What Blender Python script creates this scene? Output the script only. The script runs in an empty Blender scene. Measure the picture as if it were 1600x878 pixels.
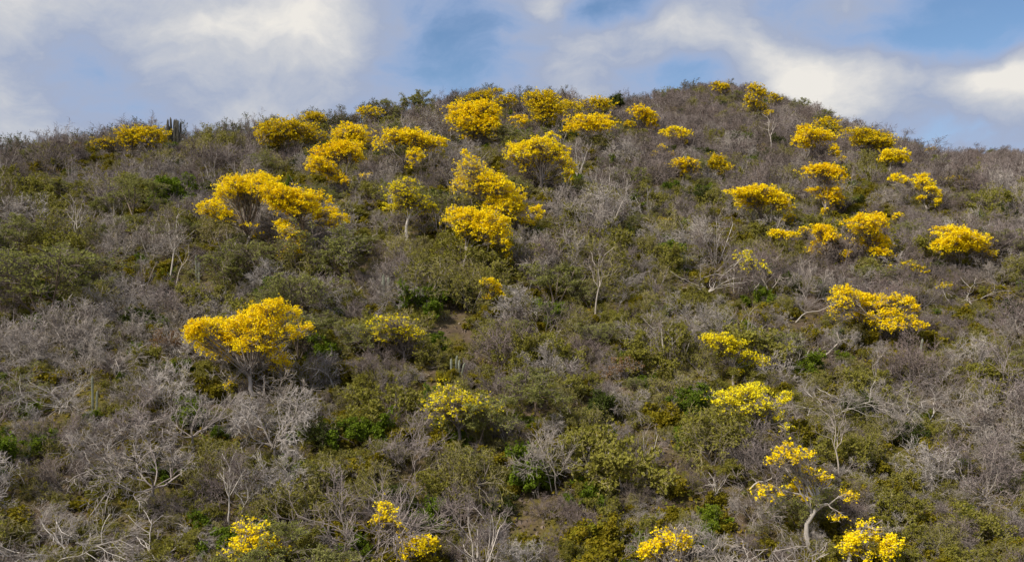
import bpy, math, random
import numpy as np
from mathutils import Vector, Matrix

# ------------------------------------------------------------------ camera, sky, sun, exposure
sc = bpy.context.scene
F = 1386.0                       # focal length in pixels of the 1600 px wide photograph
HOR = 420.0                      # pixel row of the horizon
CX, CY = 800.0, 439.0
PITCH = math.atan((CY - HOR) / F)
cam_d = bpy.data.cameras.new('camera'); cam = bpy.data.objects.new('camera', cam_d)
sc.collection.objects.link(cam); sc.camera = cam
cam_d.sensor_width = 36.0; cam_d.lens = 36.0 * F / 1600.0
cam_d.clip_start = 0.1; cam_d.clip_end = 12000
cam.location = (0, 0, 0); cam.rotation_euler = (math.pi / 2 - PITCH, 0, 0)

SUN_EL, SUN_AZ = math.radians(45), math.radians(-126)     # azimuth from +Y, clockwise; sun behind the camera, to the left
SUN_DIR = Vector((math.sin(SUN_AZ) * math.cos(SUN_EL), math.cos(SUN_AZ) * math.cos(SUN_EL), math.sin(SUN_EL)))
sun_d = bpy.data.lights.new('sun', 'SUN'); sun = bpy.data.objects.new('sun', sun_d); sc.collection.objects.link(sun)
sun_d.energy = 3.4; sun_d.angle = math.radians(7); sun_d.color = (1.0, 0.935, 0.83)
sun.rotation_euler = SUN_DIR.to_track_quat('Z', 'Y').to_euler(); sun.location = (-60, -30, 80)

vs = sc.view_settings
vs.view_transform = 'Standard'; vs.look = 'None'; vs.gamma = 1; vs.use_curve_mapping = False
vs.exposure = 0.72
sc.cycles.max_bounces = 4; sc.cycles.diffuse_bounces = 3; sc.cycles.transmission_bounces = 3; sc.cycles.glossy_bounces = 1
sc.cycles.use_adaptive_sampling = True; sc.cycles.adaptive_threshold = 0.02

def px_dir(px, py):
    v = Vector(((px - CX) / F, 1.0, (HOR - py) / F)); v.normalize(); return v

def build_world():
    w = bpy.data.worlds.new('World'); sc.world = w; w.use_nodes = True
    nt = w.node_tree; nt.nodes.clear(); N = nt.nodes.new; L = nt.links.new
    def math_(op, a, b=None, clamp=False):
        n = N('ShaderNodeMath'); n.operation = op; n.use_clamp = clamp
        for i, x in enumerate((a, b)):
            if x is None: continue
            if isinstance(x, (int, float)): n.inputs[i].default_value = x
            else: L(x, n.inputs[i])
        return n.outputs[0]
    tc = N('ShaderNodeTexCoord'); D = tc.outputs['Generated']
    # warp the view direction with noise so that the cloud masses have ragged, wind-drawn edges
    nz = N('ShaderNodeTexNoise'); nz.inputs['Scale'].default_value = 7.0; nz.inputs['Detail'].default_value = 6; nz.inputs['Roughness'].default_value = 0.5
    L(D, nz.inputs['Vector'])
    sub = N('ShaderNodeVectorMath'); sub.operation = 'SUBTRACT'; L(nz.outputs['Color'], sub.inputs[0]); sub.inputs[1].default_value = (.5, .5, .5)
    scl = N('ShaderNodeVectorMath'); scl.operation = 'SCALE'; L(sub.outputs[0], scl.inputs[0]); scl.inputs['Scale'].default_value = 0.10
    wv = N('ShaderNodeVectorMath'); wv.operation = 'ADD'; L(D, wv.inputs[0]); L(scl.outputs[0], wv.inputs[1])
    W = wv.outputs[0]
    n2 = N('ShaderNodeTexNoise'); n2.inputs['Scale'].default_value = 4.2; n2.inputs['Detail'].default_value = 8; n2.inputs['Roughness'].default_value = 0.52
    mp = N('ShaderNodeMapping'); mp.inputs['Scale'].default_value = (1, 1, 1.9); mp.inputs['Location'].default_value = (3.1, 1.7, 0.4)
    L(W, mp.inputs[0]); L(mp.outputs[0], n2.inputs['Vector'])
    cov = math_('MULTIPLY_ADD', n2.outputs['Fac'], 1.3); cov.node.inputs[2].default_value = 0.0
    n3 = N('ShaderNodeTexNoise'); n3.inputs['Scale'].default_value = 8.5; n3.inputs['Detail'].default_value = 9; n3.inputs['Roughness'].default_value = 0.64
    L(mp.outputs[0], n3.inputs['Vector'])
    fine = math_('MULTIPLY_ADD', n3.outputs['Fac'], 0.80); fine.node.inputs[2].default_value = -0.40
    cov = math_('ADD', cov, fine)
    masses = [(390, 35, 250, 110, .22), (-20, 90, 110, 190, .20), (255, 108, 50, 24, .16), (205, 132, 130, 55, -.20),
              (720, 85, 150, 90, -.26), (985, 0, 170, 50, -.50), (838, 0, 50, 40, .34), (1110, 40, 110, 60, .36),
              (1230, 105, 110, 60, .34), (1340, 160, 150, 50, .22), (1530, 20, 150, 80, -.60), (1600, 135, 100, 50, .56),
              (1110, 125, 110, 45, -.28), (1450, 175, 150, 50, -.22), (930, 95, 150, 50, .08), (560, 170, 200, 45, -.12), (100, 215, 260, 40, .05)]
    for px, py, rx, ry, wt in masses:
        c = px_dir(px, py)
        a = N('ShaderNodeVectorMath'); a.operation = 'SUBTRACT'; L(W, a.inputs[0]); a.inputs[1].default_value = c
        b = N('ShaderNodeVectorMath'); b.operation = 'MULTIPLY'; L(a.outputs[0], b.inputs[0]); b.inputs[1].default_value = (F / rx, F / rx, F / ry)
        l = N('ShaderNodeVectorMath'); l.operation = 'LENGTH'; L(b.outputs[0], l.inputs[0])
        m = N('ShaderNodeMapRange'); m.interpolation_type = 'SMOOTHERSTEP'
        m.inputs['From Min'].default_value = 0.0; m.inputs['From Max'].default_value = 1.35
        m.inputs['To Min'].default_value = wt; m.inputs['To Max'].default_value = 0.0
        L(l.outputs['Value'], m.inputs['Value'])
        cov = math_('ADD', cov, m.outputs['Result'])
    mask = N('ShaderNodeMapRange'); mask.interpolation_type = 'SMOOTHSTEP'
    mask.inputs['From Min'].default_value = 0.10; mask.inputs['From Max'].default_value = 0.58; L(cov, mask.inputs['Value'])
    ramp = N('ShaderNodeValToRGB'); r = ramp.color_ramp
    r.elements[0].position = 0.28; r.elements[0].color = (.218, .284, .43, 1)
    r.elements[1].position = 1.0; r.elements[1].color = (.515, .497, .467, 1)
    e = r.elements.new(0.54); e.color = (.225, .262, .352, 1)
    e = r.elements.new(0.77); e.color = (.345, .358, .39, 1)
    L(math_('MULTIPLY', cov, 0.90), ramp.inputs['Fac'])
    sky = N('ShaderNodeTexSky'); sky.sky_type = 'NISHITA'; sky.sun_disc = False
    sky.sun_elevation = SUN_EL; sky.sun_rotation = SUN_AZ; sky.air_density = 1.0; sky.dust_density = 0.1; sky.ozone_density = 5.0
    bs = N('ShaderNodeBackground'); bs.inputs['Strength'].default_value = 0.066; L(sky.outputs[0], bs.inputs['Color'])
    bc = N('ShaderNodeBackground'); bc.inputs['Strength'].default_value = 1.0; L(ramp.outputs['Color'], bc.inputs['Color'])
    mx = N('ShaderNodeMixShader'); L(mask.outputs['Result'], mx.inputs[0]); L(bs.outputs[0], mx.inputs[1]); L(bc.outputs[0], mx.inputs[2])
    out = N('ShaderNodeOutputWorld'); L(mx.outputs[0], out.inputs['Surface'])
build_world()

# ------------------------------------------------------------------ terrain
def smooth_noise(x, y, seed):
    """value noise, vectorised"""
    xi = np.floor(x).astype(np.int64); yi = np.floor(y).astype(np.int64)
    fx = x - xi; fy = y - yi
    fx = fx * fx * (3 - 2 * fx); fy = fy * fy * (3 - 2 * fy)
    def hsh(a, b):
        n = (a * 374761393 + b * 668265263 + seed * 1442695041) & 0x7fffffff
        n = ((n ^ (n >> 13)) * 1274126177) & 0x7fffffff
        return ((n ^ (n >> 16)) & 0xffff) / 65535.0 - 0.5
    return (hsh(xi, yi) * (1 - fx) + hsh(xi + 1, yi) * fx) * (1 - fy) + (hsh(xi, yi + 1) * (1 - fx) + hsh(xi + 1, yi + 1) * fx) * fy

SIL = [(-500, 262), (-200, 246), (0, 232), (60, 228), (100, 222), (150, 210), (200, 203), (270, 202), (330, 201), (400, 193), (450, 186), (500, 181), (560, 171),
       (600, 166), (650, 158), (700, 150), (760, 143), (800, 144), (850, 147), (900, 153), (950, 155), (1000, 149), (1050, 138), (1100, 129),
       (1150, 133), (1200, 150), (1240, 165), (1300, 186), (1350, 201), (1400, 217), (1450, 232), (1500, 236), (1550, 234), (1600, 238), (1900, 252), (2300, 270)]
RK = [(-500, 103), (0, 112), (400, 120), (700, 128), (900, 142), (960, 163), (1010, 182), (1100, 195), (1300, 200), (1400, 213), (1600, 235), (2300, 260)]
VEG = [(-500, 27), (0, 25), (700, 24), (900, 20), (1000, 13), (1300, 13), (2300, 11)]
_p = np.arange(-500, 2301, 20.0)
_R = np.interp(_p, *zip(*RK)); _S = np.interp(_p, *zip(*SIL)) + np.interp(_p, *zip(*VEG))
_X = (_p - CX) / F * _R; _Z = (HOR - _S) / F * _R
Y0, Z0 = 38.0, -12.6
def hgt(x, y):
    x = np.asarray(x, float); y = np.asarray(y, float)
    Yr = np.interp(x, _X, _R); Zr = np.interp(x, _X, _Z)
    t = (y - Y0) / (Yr - Y0)
    tc_ = np.clip(t, 0, 1)
    z = Z0 + (Zr - Z0) * (tc_ + 0.05 * np.sin(math.pi * tc_))
    s0 = (Zr - Z0) / (Yr - Y0) * (1 + 0.05 * math.pi)
    z = z + np.where(t < 0, np.maximum((y - Y0) * s0, -24 - 6 * np.tanh((Y0 - y) / 400)), 0)
    d = np.maximum(y - Yr, 0)
    z = z - (np.sqrt(d * d + 36) - 6) * 0.38 * np.exp(-d / 500)
    fade = np.exp(-(np.maximum(np.abs(x) - 220, 0) / 160) ** 2)
    z = np.where(np.abs(x) > 220, -40 + (z + 40) * fade, z)
    z = np.maximum(z, -45)
    amp = np.clip((y - 5) / 30, 0.2, 1)
    z = z + amp * (1.9 * smooth_noise(x / 17 + 5.3, y / 21, 1) + 1.0 * smooth_noise(x / 7.3, y / 8.1, 2) + 0.35 * smooth_noise(x / 2.3, y / 2.6, 3))
    return z
for _ in range(8):                      # settle the crest so that scrub on it ends where the photographed skyline runs
    ys_ = np.arange(60, 300, 1.0); top_ = np.array([(hgt((p - CX) / F * ys_, ys_) / ys_).max() for p in _p])
    err = (HOR - _S) / F - top_
    _Z = _Z + .8 * np.convolve(np.pad(err, 2, 'edge'), np.ones(5) / 5, 'valid') * _R
def h1(x, y): return float(hgt(x, y))

def ground_at(px, py, lo=30.0, hi=262.0):
    """where the ray through a pixel meets the hillside"""
    ys = np.arange(lo, hi, 0.25); xs = (px - CX) / F * ys; zs = (HOR - py) / F * ys
    k = np.nonzero(zs <= hgt(xs, ys))[0]
    y = ys[k[0]] if len(k) else float(np.interp(px, _p, _R)) - 1
    x = (px - CX) / F * y
    return Vector((x, y, h1(x, y)))
def to_px(v): return (CX + F * v[0] / v[1], HOR - F * v[2] / v[1])

# ------------------------------------------------------------------ materials
MATS = {}
def mat(name): return MATS[name]
def nodes(name):
    m = bpy.data.materials.new(name); m.use_nodes = True; MATS[name] = m
    nt = m.node_tree; nt.nodes.clear(); return m, nt, nt.nodes.new, nt.links.new
def wood_mat(name, cols, rough=.9):
    m, nt, N, L = nodes(name)
    oi = N('ShaderNodeObjectInfo'); rp = N('ShaderNodeValToRGB'); e = rp.color_ramp.elements
    while len(e) < len(cols): e.new(.5)
    for i, c in enumerate(cols): e[i].position = i / max(1, len(cols) - 1); e[i].color = (*c, 1)
    L(oi.outputs['Random'], rp.inputs['Fac'])
    tc = N('ShaderNodeTexCoord'); nz = N('ShaderNodeTexNoise'); nz.inputs['Scale'].default_value = 2.3; nz.inputs['Detail'].default_value = 4; L(tc.outputs['Object'], nz.inputs['Vector'])
    at = N('ShaderNodeAttribute'); at.attribute_name = 'tint'
    ad = N('ShaderNodeMath'); ad.operation = 'ADD'; L(nz.outputs['Fac'], ad.inputs[0]); L(at.outputs['Fac'], ad.inputs[1])
    mr = N('ShaderNodeMapRange'); mr.inputs['From Min'].default_value = .35; mr.inputs['From Max'].default_value = 1.5; mr.inputs['To Min'].default_value = .6; mr.inputs['To Max'].default_value = 1.75
    L(ad.outputs[0], mr.inputs['Value'])
    mx = N('ShaderNodeVectorMath'); mx.operation = 'SCALE'; L(rp.outputs['Color'], mx.inputs[0]); L(mr.outputs['Result'], mx.inputs['Scale'])
    b = N('ShaderNodeBsdfPrincipled'); b.inputs['Roughness'].default_value = rough; b.inputs['Specular IOR Level'].default_value = .2
    L(mx.outputs[0], b.inputs['Base Color'])
    o = N('ShaderNodeOutputMaterial'); L(b.outputs[0], o.inputs[0]); return m
def leaf_mat(name, cols, trans=.35, objrand=.5):
    """colour from a per-leaf attribute shifted by a per-plant random"""
    m, nt, N, L = nodes(name)
    at = N('ShaderNodeAttribute'); at.attribute_name = 'tint'
    oi = N('ShaderNodeObjectInfo')
    a = N('ShaderNodeMath'); a.operation = 'MULTIPLY_ADD'; L(oi.outputs['Random'], a.inputs[0]); a.inputs[1].default_value = objrand; 
    s = N('ShaderNodeMath'); s.operation = 'MULTIPLY'; L(at.outputs['Fac'], s.inputs[0]); s.inputs[1].default_value = 1 - objrand; L(s.outputs[0], a.inputs[2])
    rp = N('ShaderNodeValToRGB'); e = rp.color_ramp.elements
    while len(e) < len(cols): e.new(.5)
    for i, c in enumerate(cols): e[i].position = i / max(1, len(cols) - 1); e[i].color = (*c, 1)
    L(a.outputs[0], rp.inputs['Fac'])
    b = N('ShaderNodeBsdfPrincipled'); b.inputs['Roughness'].default_value = .7; b.inputs['Specular IOR Level'].default_value = .15; L(rp.outputs['Color'], b.inputs['Base Color'])
    t = N('ShaderNodeBsdfTranslucent'); L(rp.outputs['Color'], t.inputs['Color'])
    mx = N('ShaderNodeMixShader'); mx.inputs[0].default_value = trans; L(b.outputs[0], mx.inputs[1]); L(t.outputs[0], mx.inputs[2])
    o = N('ShaderNodeOutputMaterial'); L(mx.outputs[0], o.inputs[0]); return m

wood_mat('bark_grey', [(.21, .175, .155), (.19, .16, .135), (.26, .23, .205), (.165, .135, .115), (.23, .195, .175)])
wood_mat('bark_pale', [(.33, .29, .25), (.40, .36, .315), (.31, .265, .22)])
wood_mat('bark_brown', [(.155, .115, .085), (.13, .10, .075), (.185, .145, .115)])
wood_mat('bark_lichen', [(.19, .165, .068), (.23, .20, .095), (.16, .135, .05), (.27, .225, .125)])
wood_mat('twig_mauve', [(.165, .130, .117), (.130, .103, .090), (.20, .166, .152), (.112, .088, .074), (.165, .125, .112)])
wood_mat('twig_silver', [(.27, .238, .21), (.225, .193, .165), (.325, .29, .26)])
leaf_mat('blossom', [(.84, .54, .003), (.92, .68, .004), (.95, .755, .008), (.96, .81, .018)], .28, .35)
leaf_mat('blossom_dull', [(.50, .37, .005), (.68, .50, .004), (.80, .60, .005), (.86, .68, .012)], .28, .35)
leaf_mat('blossom_pale', [(.70, .56, .006), (.84, .70, .010), (.90, .78, .025), (.88, .78, .05)], .28, .35)
leaf_mat('leaf_olive', [(.16, .14, .020), (.205, .19, .024), (.25, .235, .034), (.28, .25, .06)])
leaf_mat('leaf_vivid', [(.08, .12, .008), (.12, .175, .010), (.165, .22, .012), (.21, .24, .015)])
leaf_mat('leaf_dark', [(.045, .06, .010), (.065, .085, .013), (.09, .105, .018)])
leaf_mat('leaf_acacia', [(.22, .225, .05), (.27, .275, .07), (.32, .31, .11)])
leaf_mat('leaf_moss', [(.15, .12, .008), (.21, .18, .010), (.27, .21, .010), (.19, .21, .015)])
leaf_mat('leaf_rust', [(.20, .10, .03), (.26, .14, .05), (.22, .14, .06)])
leaf_mat('ground_leaf', [(.10, .07, .022), (.14, .115, .015), (.20, .17, .014), (.28, .19, .012), (.15, .17, .02)], .25, 0)
leaf_mat('litter', [(.17, .13, .095), (.25, .20, .155), (.12, .09, .06), (.30, .24, .18)], .1, 0)
def build_ground_mat():
    m, nt, N, L = nodes('hillside_soil')
    tc = N('ShaderNodeTexCoord')
    def nz(s, d=6, r=.6):
        n = N('ShaderNodeTexNoise'); n.inputs['Scale'].default_value = s; n.inputs['Detail'].default_value = d; n.inputs['Roughness'].default_value = r
        L(tc.outputs['Object'], n.inputs['Vector']); return n.outputs['Fac']
    def ramp(f, els):
        r = N('ShaderNodeValToRGB'); e = r.color_ramp.elements
        while len(e) < len(els): e.new(.5)
        for i, (p, c) in enumerate(els): e[i].position = p; e[i].color = (*c, 1)
        L(f, r.inputs['Fac']); return r.outputs['Color']
    soil = ramp(nz(1.1, 10, .75), [(.30, (.055, .040, .026)), (.5, (.105, .075, .048)), (.68, (.17, .125, .088))])
    moss = ramp(nz(2.0, 8, .7), [(.3, (.06, .054, .010)), (.55, (.12, .10, .012)), (.72, (.19, .14, .014))])
    f = ramp(nz(.16, 6, .65), [(.42, (0, 0, 0)), (.56, (1, 1, 1))])
    mx = N('ShaderNodeMix'); mx.data_type = 'RGBA'; L(f, mx.inputs[0]); L(soil, mx.inputs[6]); L(moss, mx.inputs[7])
    b = N('ShaderNodeBsdfPrincipled'); b.inputs['Roughness'].default_value = .95; b.inputs['Specular IOR Level'].default_value = .1; L(mx.outputs[2], b.inputs['Base Color'])
    bp = N('ShaderNodeBump'); bp.inputs['Strength'].default_value = .8; bp.inputs['Distance'].default_value = .12; L(nz(3.5, 8, .7), bp.inputs['Height']); L(bp.outputs[0], b.inputs['Normal'])
    o = N('ShaderNodeOutputMaterial'); L(b.outputs[0], o.inputs[0])
build_ground_mat()
def build_cactus_mat(name, c0, c1):
    m, nt, N, L = nodes(name)
    tc = N('ShaderNodeTexCoord'); n = N('ShaderNodeTexNoise'); n.inputs['Scale'].default_value = 4; L(tc.outputs['Object'], n.inputs['Vector'])
    r = N('ShaderNodeValToRGB'); e = r.color_ramp.elements; e[0].position = .3; e[0].color = (*c0, 1); e[1].position = .7; e[1].color = (*c1, 1); L(n.outputs['Fac'], r.inputs['Fac'])
    b = N('ShaderNodeBsdfPrincipled'); b.inputs['Roughness'].default_value = .75; L(r.outputs['Color'], b.inputs['Base Color'])
    o = N('ShaderNodeOutputMaterial'); L(b.outputs[0], o.inputs[0])
build_cactus_mat('cactus_skin', (.13, .135, .09), (.27, .28, .21)); build_cactus_mat('cactus_brown_backlit', (.055, .05, .035), (.10, .09, .065))  # second skin, for ridge cacti: their backlit shade is painted into the darker brown
def build_rock_mat():
    m, nt, N, L = nodes('stone')
    tc = N('ShaderNodeTexCoord'); n = N('ShaderNodeTexNoise'); n.inputs['Scale'].default_value = 3; n.inputs['Detail'].default_value = 6; L(tc.outputs['Object'], n.inputs['Vector'])
    r = N('ShaderNodeValToRGB'); e = r.color_ramp.elements; e[0].position = .3; e[0].color = (.09, .062, .042, 1); e[1].position = .7; e[1].color = (.19, .14, .10, 1); L(n.outputs['Fac'], r.inputs['Fac'])
    b = N('ShaderNodeBsdfPrincipled'); b.inputs['Roughness'].default_value = .9; L(r.outputs['Color'], b.inputs['Base Color'])
    o = N('ShaderNodeOutputMaterial'); L(b.outputs[0], o.inputs[0])
build_rock_mat()

# ------------------------------------------------------------------ mesh helpers
class Geo:
    """collects quads with a material index and a per-face tint, links them as ONE mesh object"""
    def __init__(s): s.v = []; s.f = []; s.m = []; s.t = []; s.n = 0
    def add(s, V, Q, mi, tint):
        V = np.asarray(V, np.float32).reshape(-1, 3); Q = np.asarray(Q, np.int32).reshape(-1, 4)
        s.v.append(V); s.f.append(Q + s.n); s.n += len(V)
        s.m.append(np.full(len(Q), mi, np.int32)); s.t.append(np.broadcast_to(np.asarray(tint, np.float32), (len(Q),)))
    def mesh(s, name, mats, smooth=False):
        me = bpy.data.meshes.new(name)
        V = np.concatenate(s.v); Q = np.concatenate(s.f); nq = len(Q)
        me.vertices.add(len(V)); me.vertices.foreach_set('co', V.ravel())
        me.loops.add(nq * 4); me.loops.foreach_set('vertex_index', Q.ravel())
        me.polygons.add(nq); me.polygons.foreach_set('loop_start', np.arange(0, nq * 4, 4, dtype=np.int32))
        me.polygons.foreach_set('loop_total', np.full(nq, 4, np.int32))
        me.polygons.foreach_set('material_index', np.concatenate(s.m))
        me.polygons.foreach_set('use_smooth', np.full(nq, smooth, bool))
        a = me.attributes.new('tint', 'FLOAT', 'FACE'); a.data.foreach_set('value', np.concatenate(s.t).astype(np.float32))
        for x in mats: me.materials.append(mat(x))
        me.update(calc_edges=True); return me
    def tubes(s, rng, P, R, sides, mi=0):
        """P (N,K,3) centre lines, R (N,K) radii"""
        P = np.asarray(P, float); R = np.asarray(R, float); n, k = R.shape
        T = np.gradient(P, axis=1); T /= np.linalg.norm(T, axis=2, keepdims=True) + 1e-9
        ref = np.where(np.abs(T[:, :1, 2:3]) > .8, np.array([1., 0, 0]), np.array([0, 0, 1.]))
        A = np.cross(T, np.broadcast_to(ref, T.shape)); A /= np.linalg.norm(A, axis=2, keepdims=True) + 1e-9
        B = np.cross(T, A)
        an = np.arange(sides) / sides * 2 * math.pi
        V = P[:, :, None] + R[:, :, None, None] * (A[:, :, None] * np.cos(an)[:, None] + B[:, :, None] * np.sin(an)[:, None])
        i = np.arange(n)[:, None, None]; j = np.arange(k - 1)[None, :, None]; q = np.arange(sides)[None, None, :]
        b = (i * k + j) * sides; q2 = (q + 1) % sides
        Q = np.stack([b + q, b + q2, b + sides + q2, b + sides + q], -1)
        tint = np.repeat(rng.random(n), (k - 1) * sides)
        s.add(V, Q, mi, tint)
    def leaves(s, rng, C, size, mi, tint=None, up=0.0, aspect=.7):
        C = np.asarray(C, float); n = len(C)
        if n == 0: return
        nr = rng.normal(size=(n, 3)); nr[:, 2] += up * 2; nr /= np.linalg.norm(nr, axis=1, keepdims=True)
        u = np.cross(nr, rng.normal(size=(n, 3))); u /= np.linalg.norm(u, axis=1, keepdims=True) + 1e-9
        w = np.cross(nr, u)
        sz = size * (0.6 + 0.8 * rng.random((n, 1)))
        u = u * sz; w = w * sz * aspect
        bend = nr * sz * .35
        V = np.stack([C - u, C - w + bend, C + u, C + w + bend], 1)      # a folded leaf or petal
        s.add(V, np.arange(n * 4).reshape(n, 4), mi, rng.random(n) if tint is None else tint)

def unit(v): return v / (np.linalg.norm(v, axis=-1, keepdims=True) + 1e-9)
def walk(rng, start, d, length, K, curl, up, side=None):
    n = len(start); P = np.zeros((n, K, 3)); P[:, 0] = start; d = unit(d)
    st = (np.asarray(length) / (K - 1)).reshape(-1, 1)
    for k in range(1, K):
        d = d + rng.normal(size=(n, 3)) * curl; d[:, 2] += up
        if side is not None: d = d + side
        d = unit(d); P[:, k] = P[:, k - 1] + d * st
    return P
def spawn(rng, P, R, m, t0, t1, ang, ratio, K, curl, up, rf=.6, tip=.35, minr=.006, side=None):
    n, K0, _ = P.shape
    t = t0 + (t1 - t0) * (np.arange(m)[None] + rng.random((n, m))) / m
    x = np.clip(t * (K0 - 1), 0, K0 - 1.001); i = x.astype(int); f = (x - i)[..., None]
    I = np.arange(n)[:, None]
    A = P[I, i]; B = P[I, i + 1]; pos = (A * (1 - f) + B * f).reshape(-1, 3)
    tan = unit(B - A).reshape(-1, 3)
    rad = (R[I, i] * (1 - f[..., 0]) + R[I, i + 1] * f[..., 0]).reshape(-1)
    plen = np.linalg.norm(np.diff(P, axis=1), axis=2).sum(1)
    ln = (plen[:, None] * ratio * (1.15 - .5 * t) * (.65 + .7 * rng.random((n, m)))).reshape(-1)
    per = unit(np.cross(tan, rng.normal(size=tan.shape)))
    a = np.radians(ang[0] + ang[1] * rng.normal(size=len(tan)))[:, None]
    d = tan * np.cos(a) + per * np.sin(a)
    Q = walk(rng, pos, d, ln, K, curl, up, side)
    r0 = np.maximum(rad * rf, minr * 1.4); Rr = r0[:, None] * np.linspace(1, tip, K)[None]; Rr = np.maximum(Rr, minr)
    return Q, Rr

def new_obj(name, me, parent=None, loc=None):
    o = bpy.data.objects.new(name, me); sc.collection.objects.link(o)
    if parent is not None: o.parent = parent
    if loc is not None: o.location = loc
    return o
def tag(o, label=None, cat=None, group=None, kind=None):
    if label: o['label'] = label
    if cat: o['category'] = cat
    if group: o['group'] = group
    if kind: o['kind'] = kind
    return o

# ------------------------------------------------------------------ the hillside (one sheet to the horizon)
def build_hill():
    xs = np.concatenate([[-5000, -2500, -1200, -700, -450, -320, -260], np.arange(-215, 215.1, 1.5), [260, 320, 450, 700, 1200, 2500, 5000]])
    ys = np.concatenate([[-4000, -1500, -600, -250, -100, -50, -20, 0, 10, 18, 24], np.arange(28, 262, 1.0), [266, 275, 290, 320, 380, 500, 800, 1500, 3000, 7000]])
    X, Yg = np.meshgrid(xs, ys); Z = hgt(X, Yg)
    V = np.stack([X, Yg, Z], -1).reshape(-1, 3); nx = len(xs)
    i = np.arange(len(ys) - 1)[:, None] * nx + np.arange(nx - 1)[None]
    g = Geo(); g.add(V, np.stack([i, i + 1, i + 1 + nx, i + nx], -1), 0, 0.0)
    tag(new_obj('hillside', g.mesh('hillside', ['hillside_soil'], True)), 'steep brown hillside covered with dry scrub', None, None, 'structure')
build_hill()

# ------------------------------------------------------------------ plant prototypes: (trunk mesh, crown mesh)
def plant_meshes(nm, wood, crown_mats, trunk_geo, crown_geo):
    return trunk_geo.mesh(nm + '_trunk', [wood], True), crown_geo.mesh(nm + '_crown', crown_mats)

def base_stems(rng, n, ln, spread, r0, K=6, curl=.16, up=.06, side=None):
    az = np.arange(n) / n * 2 * math.pi + rng.random(n) * .9
    a = np.radians(spread) * (.35 + .65 * rng.random(n))
    d = np.stack([np.sin(a) * np.cos(az), np.sin(a) * np.sin(az), np.cos(a)], 1)
    st = np.stack([.06 * np.cos(az), .06 * np.sin(az), np.full(n, -.15)], 1)
    P = walk(rng, st, d, ln * (.75 + .5 * rng.random(n)), K, curl, up, side)
    R = r0 * np.linspace(1, .45, K)[None] * (.75 + .5 * rng.random((n, 1)))
    return P, R
def butt(g, rng, r):
    P = np.array([[[0, 0, -.35], [0, 0, -.1], [.02, .01, .08]]]); g.tubes(rng, P, np.array([[r * 1.5, r * 1.3, r * .8]]), 6)

def bare_shrub(seed, n=6, ln=1.9, spread=55, m=(5, 5, 5), wood='bark_grey', twig='twig_mauve', curl=.22, up=.05, side=None, r0=.035, ratio=(.62, .6, .62), leaf=None, nleaf=0, lsize=.05, tw=.0052):
    rng = np.random.default_rng(seed); tg = Geo(); cg = Geo()
    P, R = base_stems(rng, n, ln, spread, r0, curl=curl * .8, up=up, side=side); butt(tg, rng, r0 * 2); tg.tubes(rng, P, R, 5)
    P1, R1 = spawn(rng, P, R, m[0], .25, 1, (38, 12), ratio[0], 5, curl, up, minr=.0075, side=side); tg.tubes(rng, P1, R1, 4)
    P2, R2 = spawn(rng, P1, R1, m[1], .2, 1, (42, 14), ratio[1], 4, curl * 1.1, up * .6, minr=tw * 1.1, side=side); cg.tubes(rng, P2, R2, 3)
    P3, R3 = spawn(rng, P2, R2, m[2], .2, 1, (45, 16), ratio[2], 3, curl * 1.2, up * .4, minr=tw, side=side); cg.tubes(rng, P3, R3, 3)
    if leaf:
        t = rng.random((len(P3), nleaf, 1)); C = P3[:, :1] * (1 - t) + P3[:, -1:] * t + rng.normal(size=(len(P3), nleaf, 3)) * .05
        cg.leaves(rng, C.reshape(-1, 3), lsize, 1)
    return plant_meshes('shrub', wood, [twig, leaf] if leaf else [twig], tg, cg)

def leafy_shrub(seed, leaf, n=6, ln=1.3, spread=60, m=(5, 5, 5), wood='bark_brown', twig='bark_brown', nleaf=5, lsize=.055, up=.05, flat=None, ratio=(.6, .6, .6)):
    rng = np.random.default_rng(seed); tg = Geo(); cg = Geo()
    P, R = base_stems(rng, n, ln, spread, .035, up=up); butt(tg, rng, .07)
    P1, R1 = spawn(rng, P, R, m[0], .3, 1, (40, 14), ratio[0], 5, .2, up, minr=.009)
    P2, R2 = spawn(rng, P1, R1, m[1], .25, 1, (45, 16), ratio[1], 4, .24, up * .5, minr=.007)
    P3, R3 = spawn(rng, P2, R2, m[2], .2, 1, (48, 18), ratio[2], 3, .24, 0, minr=.006)
    if flat:
        for A in (P, P1, P2, P3): A[..., 2] = np.where(A[..., 2] > flat, flat + (A[..., 2] - flat) * .3, A[..., 2])
    tg.tubes(rng, P, R, 5); tg.tubes(rng, P1, R1, 4); cg.tubes(rng, P2, R2, 3); cg.tubes(rng, P3, R3, 3)
    t = rng.random((len(P3), nleaf, 1)) ** .7; C = P3[:, :1] * (1 - t) + P3[:, -1:] * t + rng.normal(size=(len(P3), nleaf, 3)) * .06
    cl = np.repeat(rng.random(len(P2)), m[2] * nleaf)        # leaf clumps differ in colour, one from the next
    cg.leaves(rng, C.reshape(-1, 3), lsize, 1, np.clip(cl * .7 + .3 * rng.random(len(cl)), 0, 1), up=.5)
    return plant_meshes('shrub', wood, [twig, leaf], tg, cg)

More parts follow.
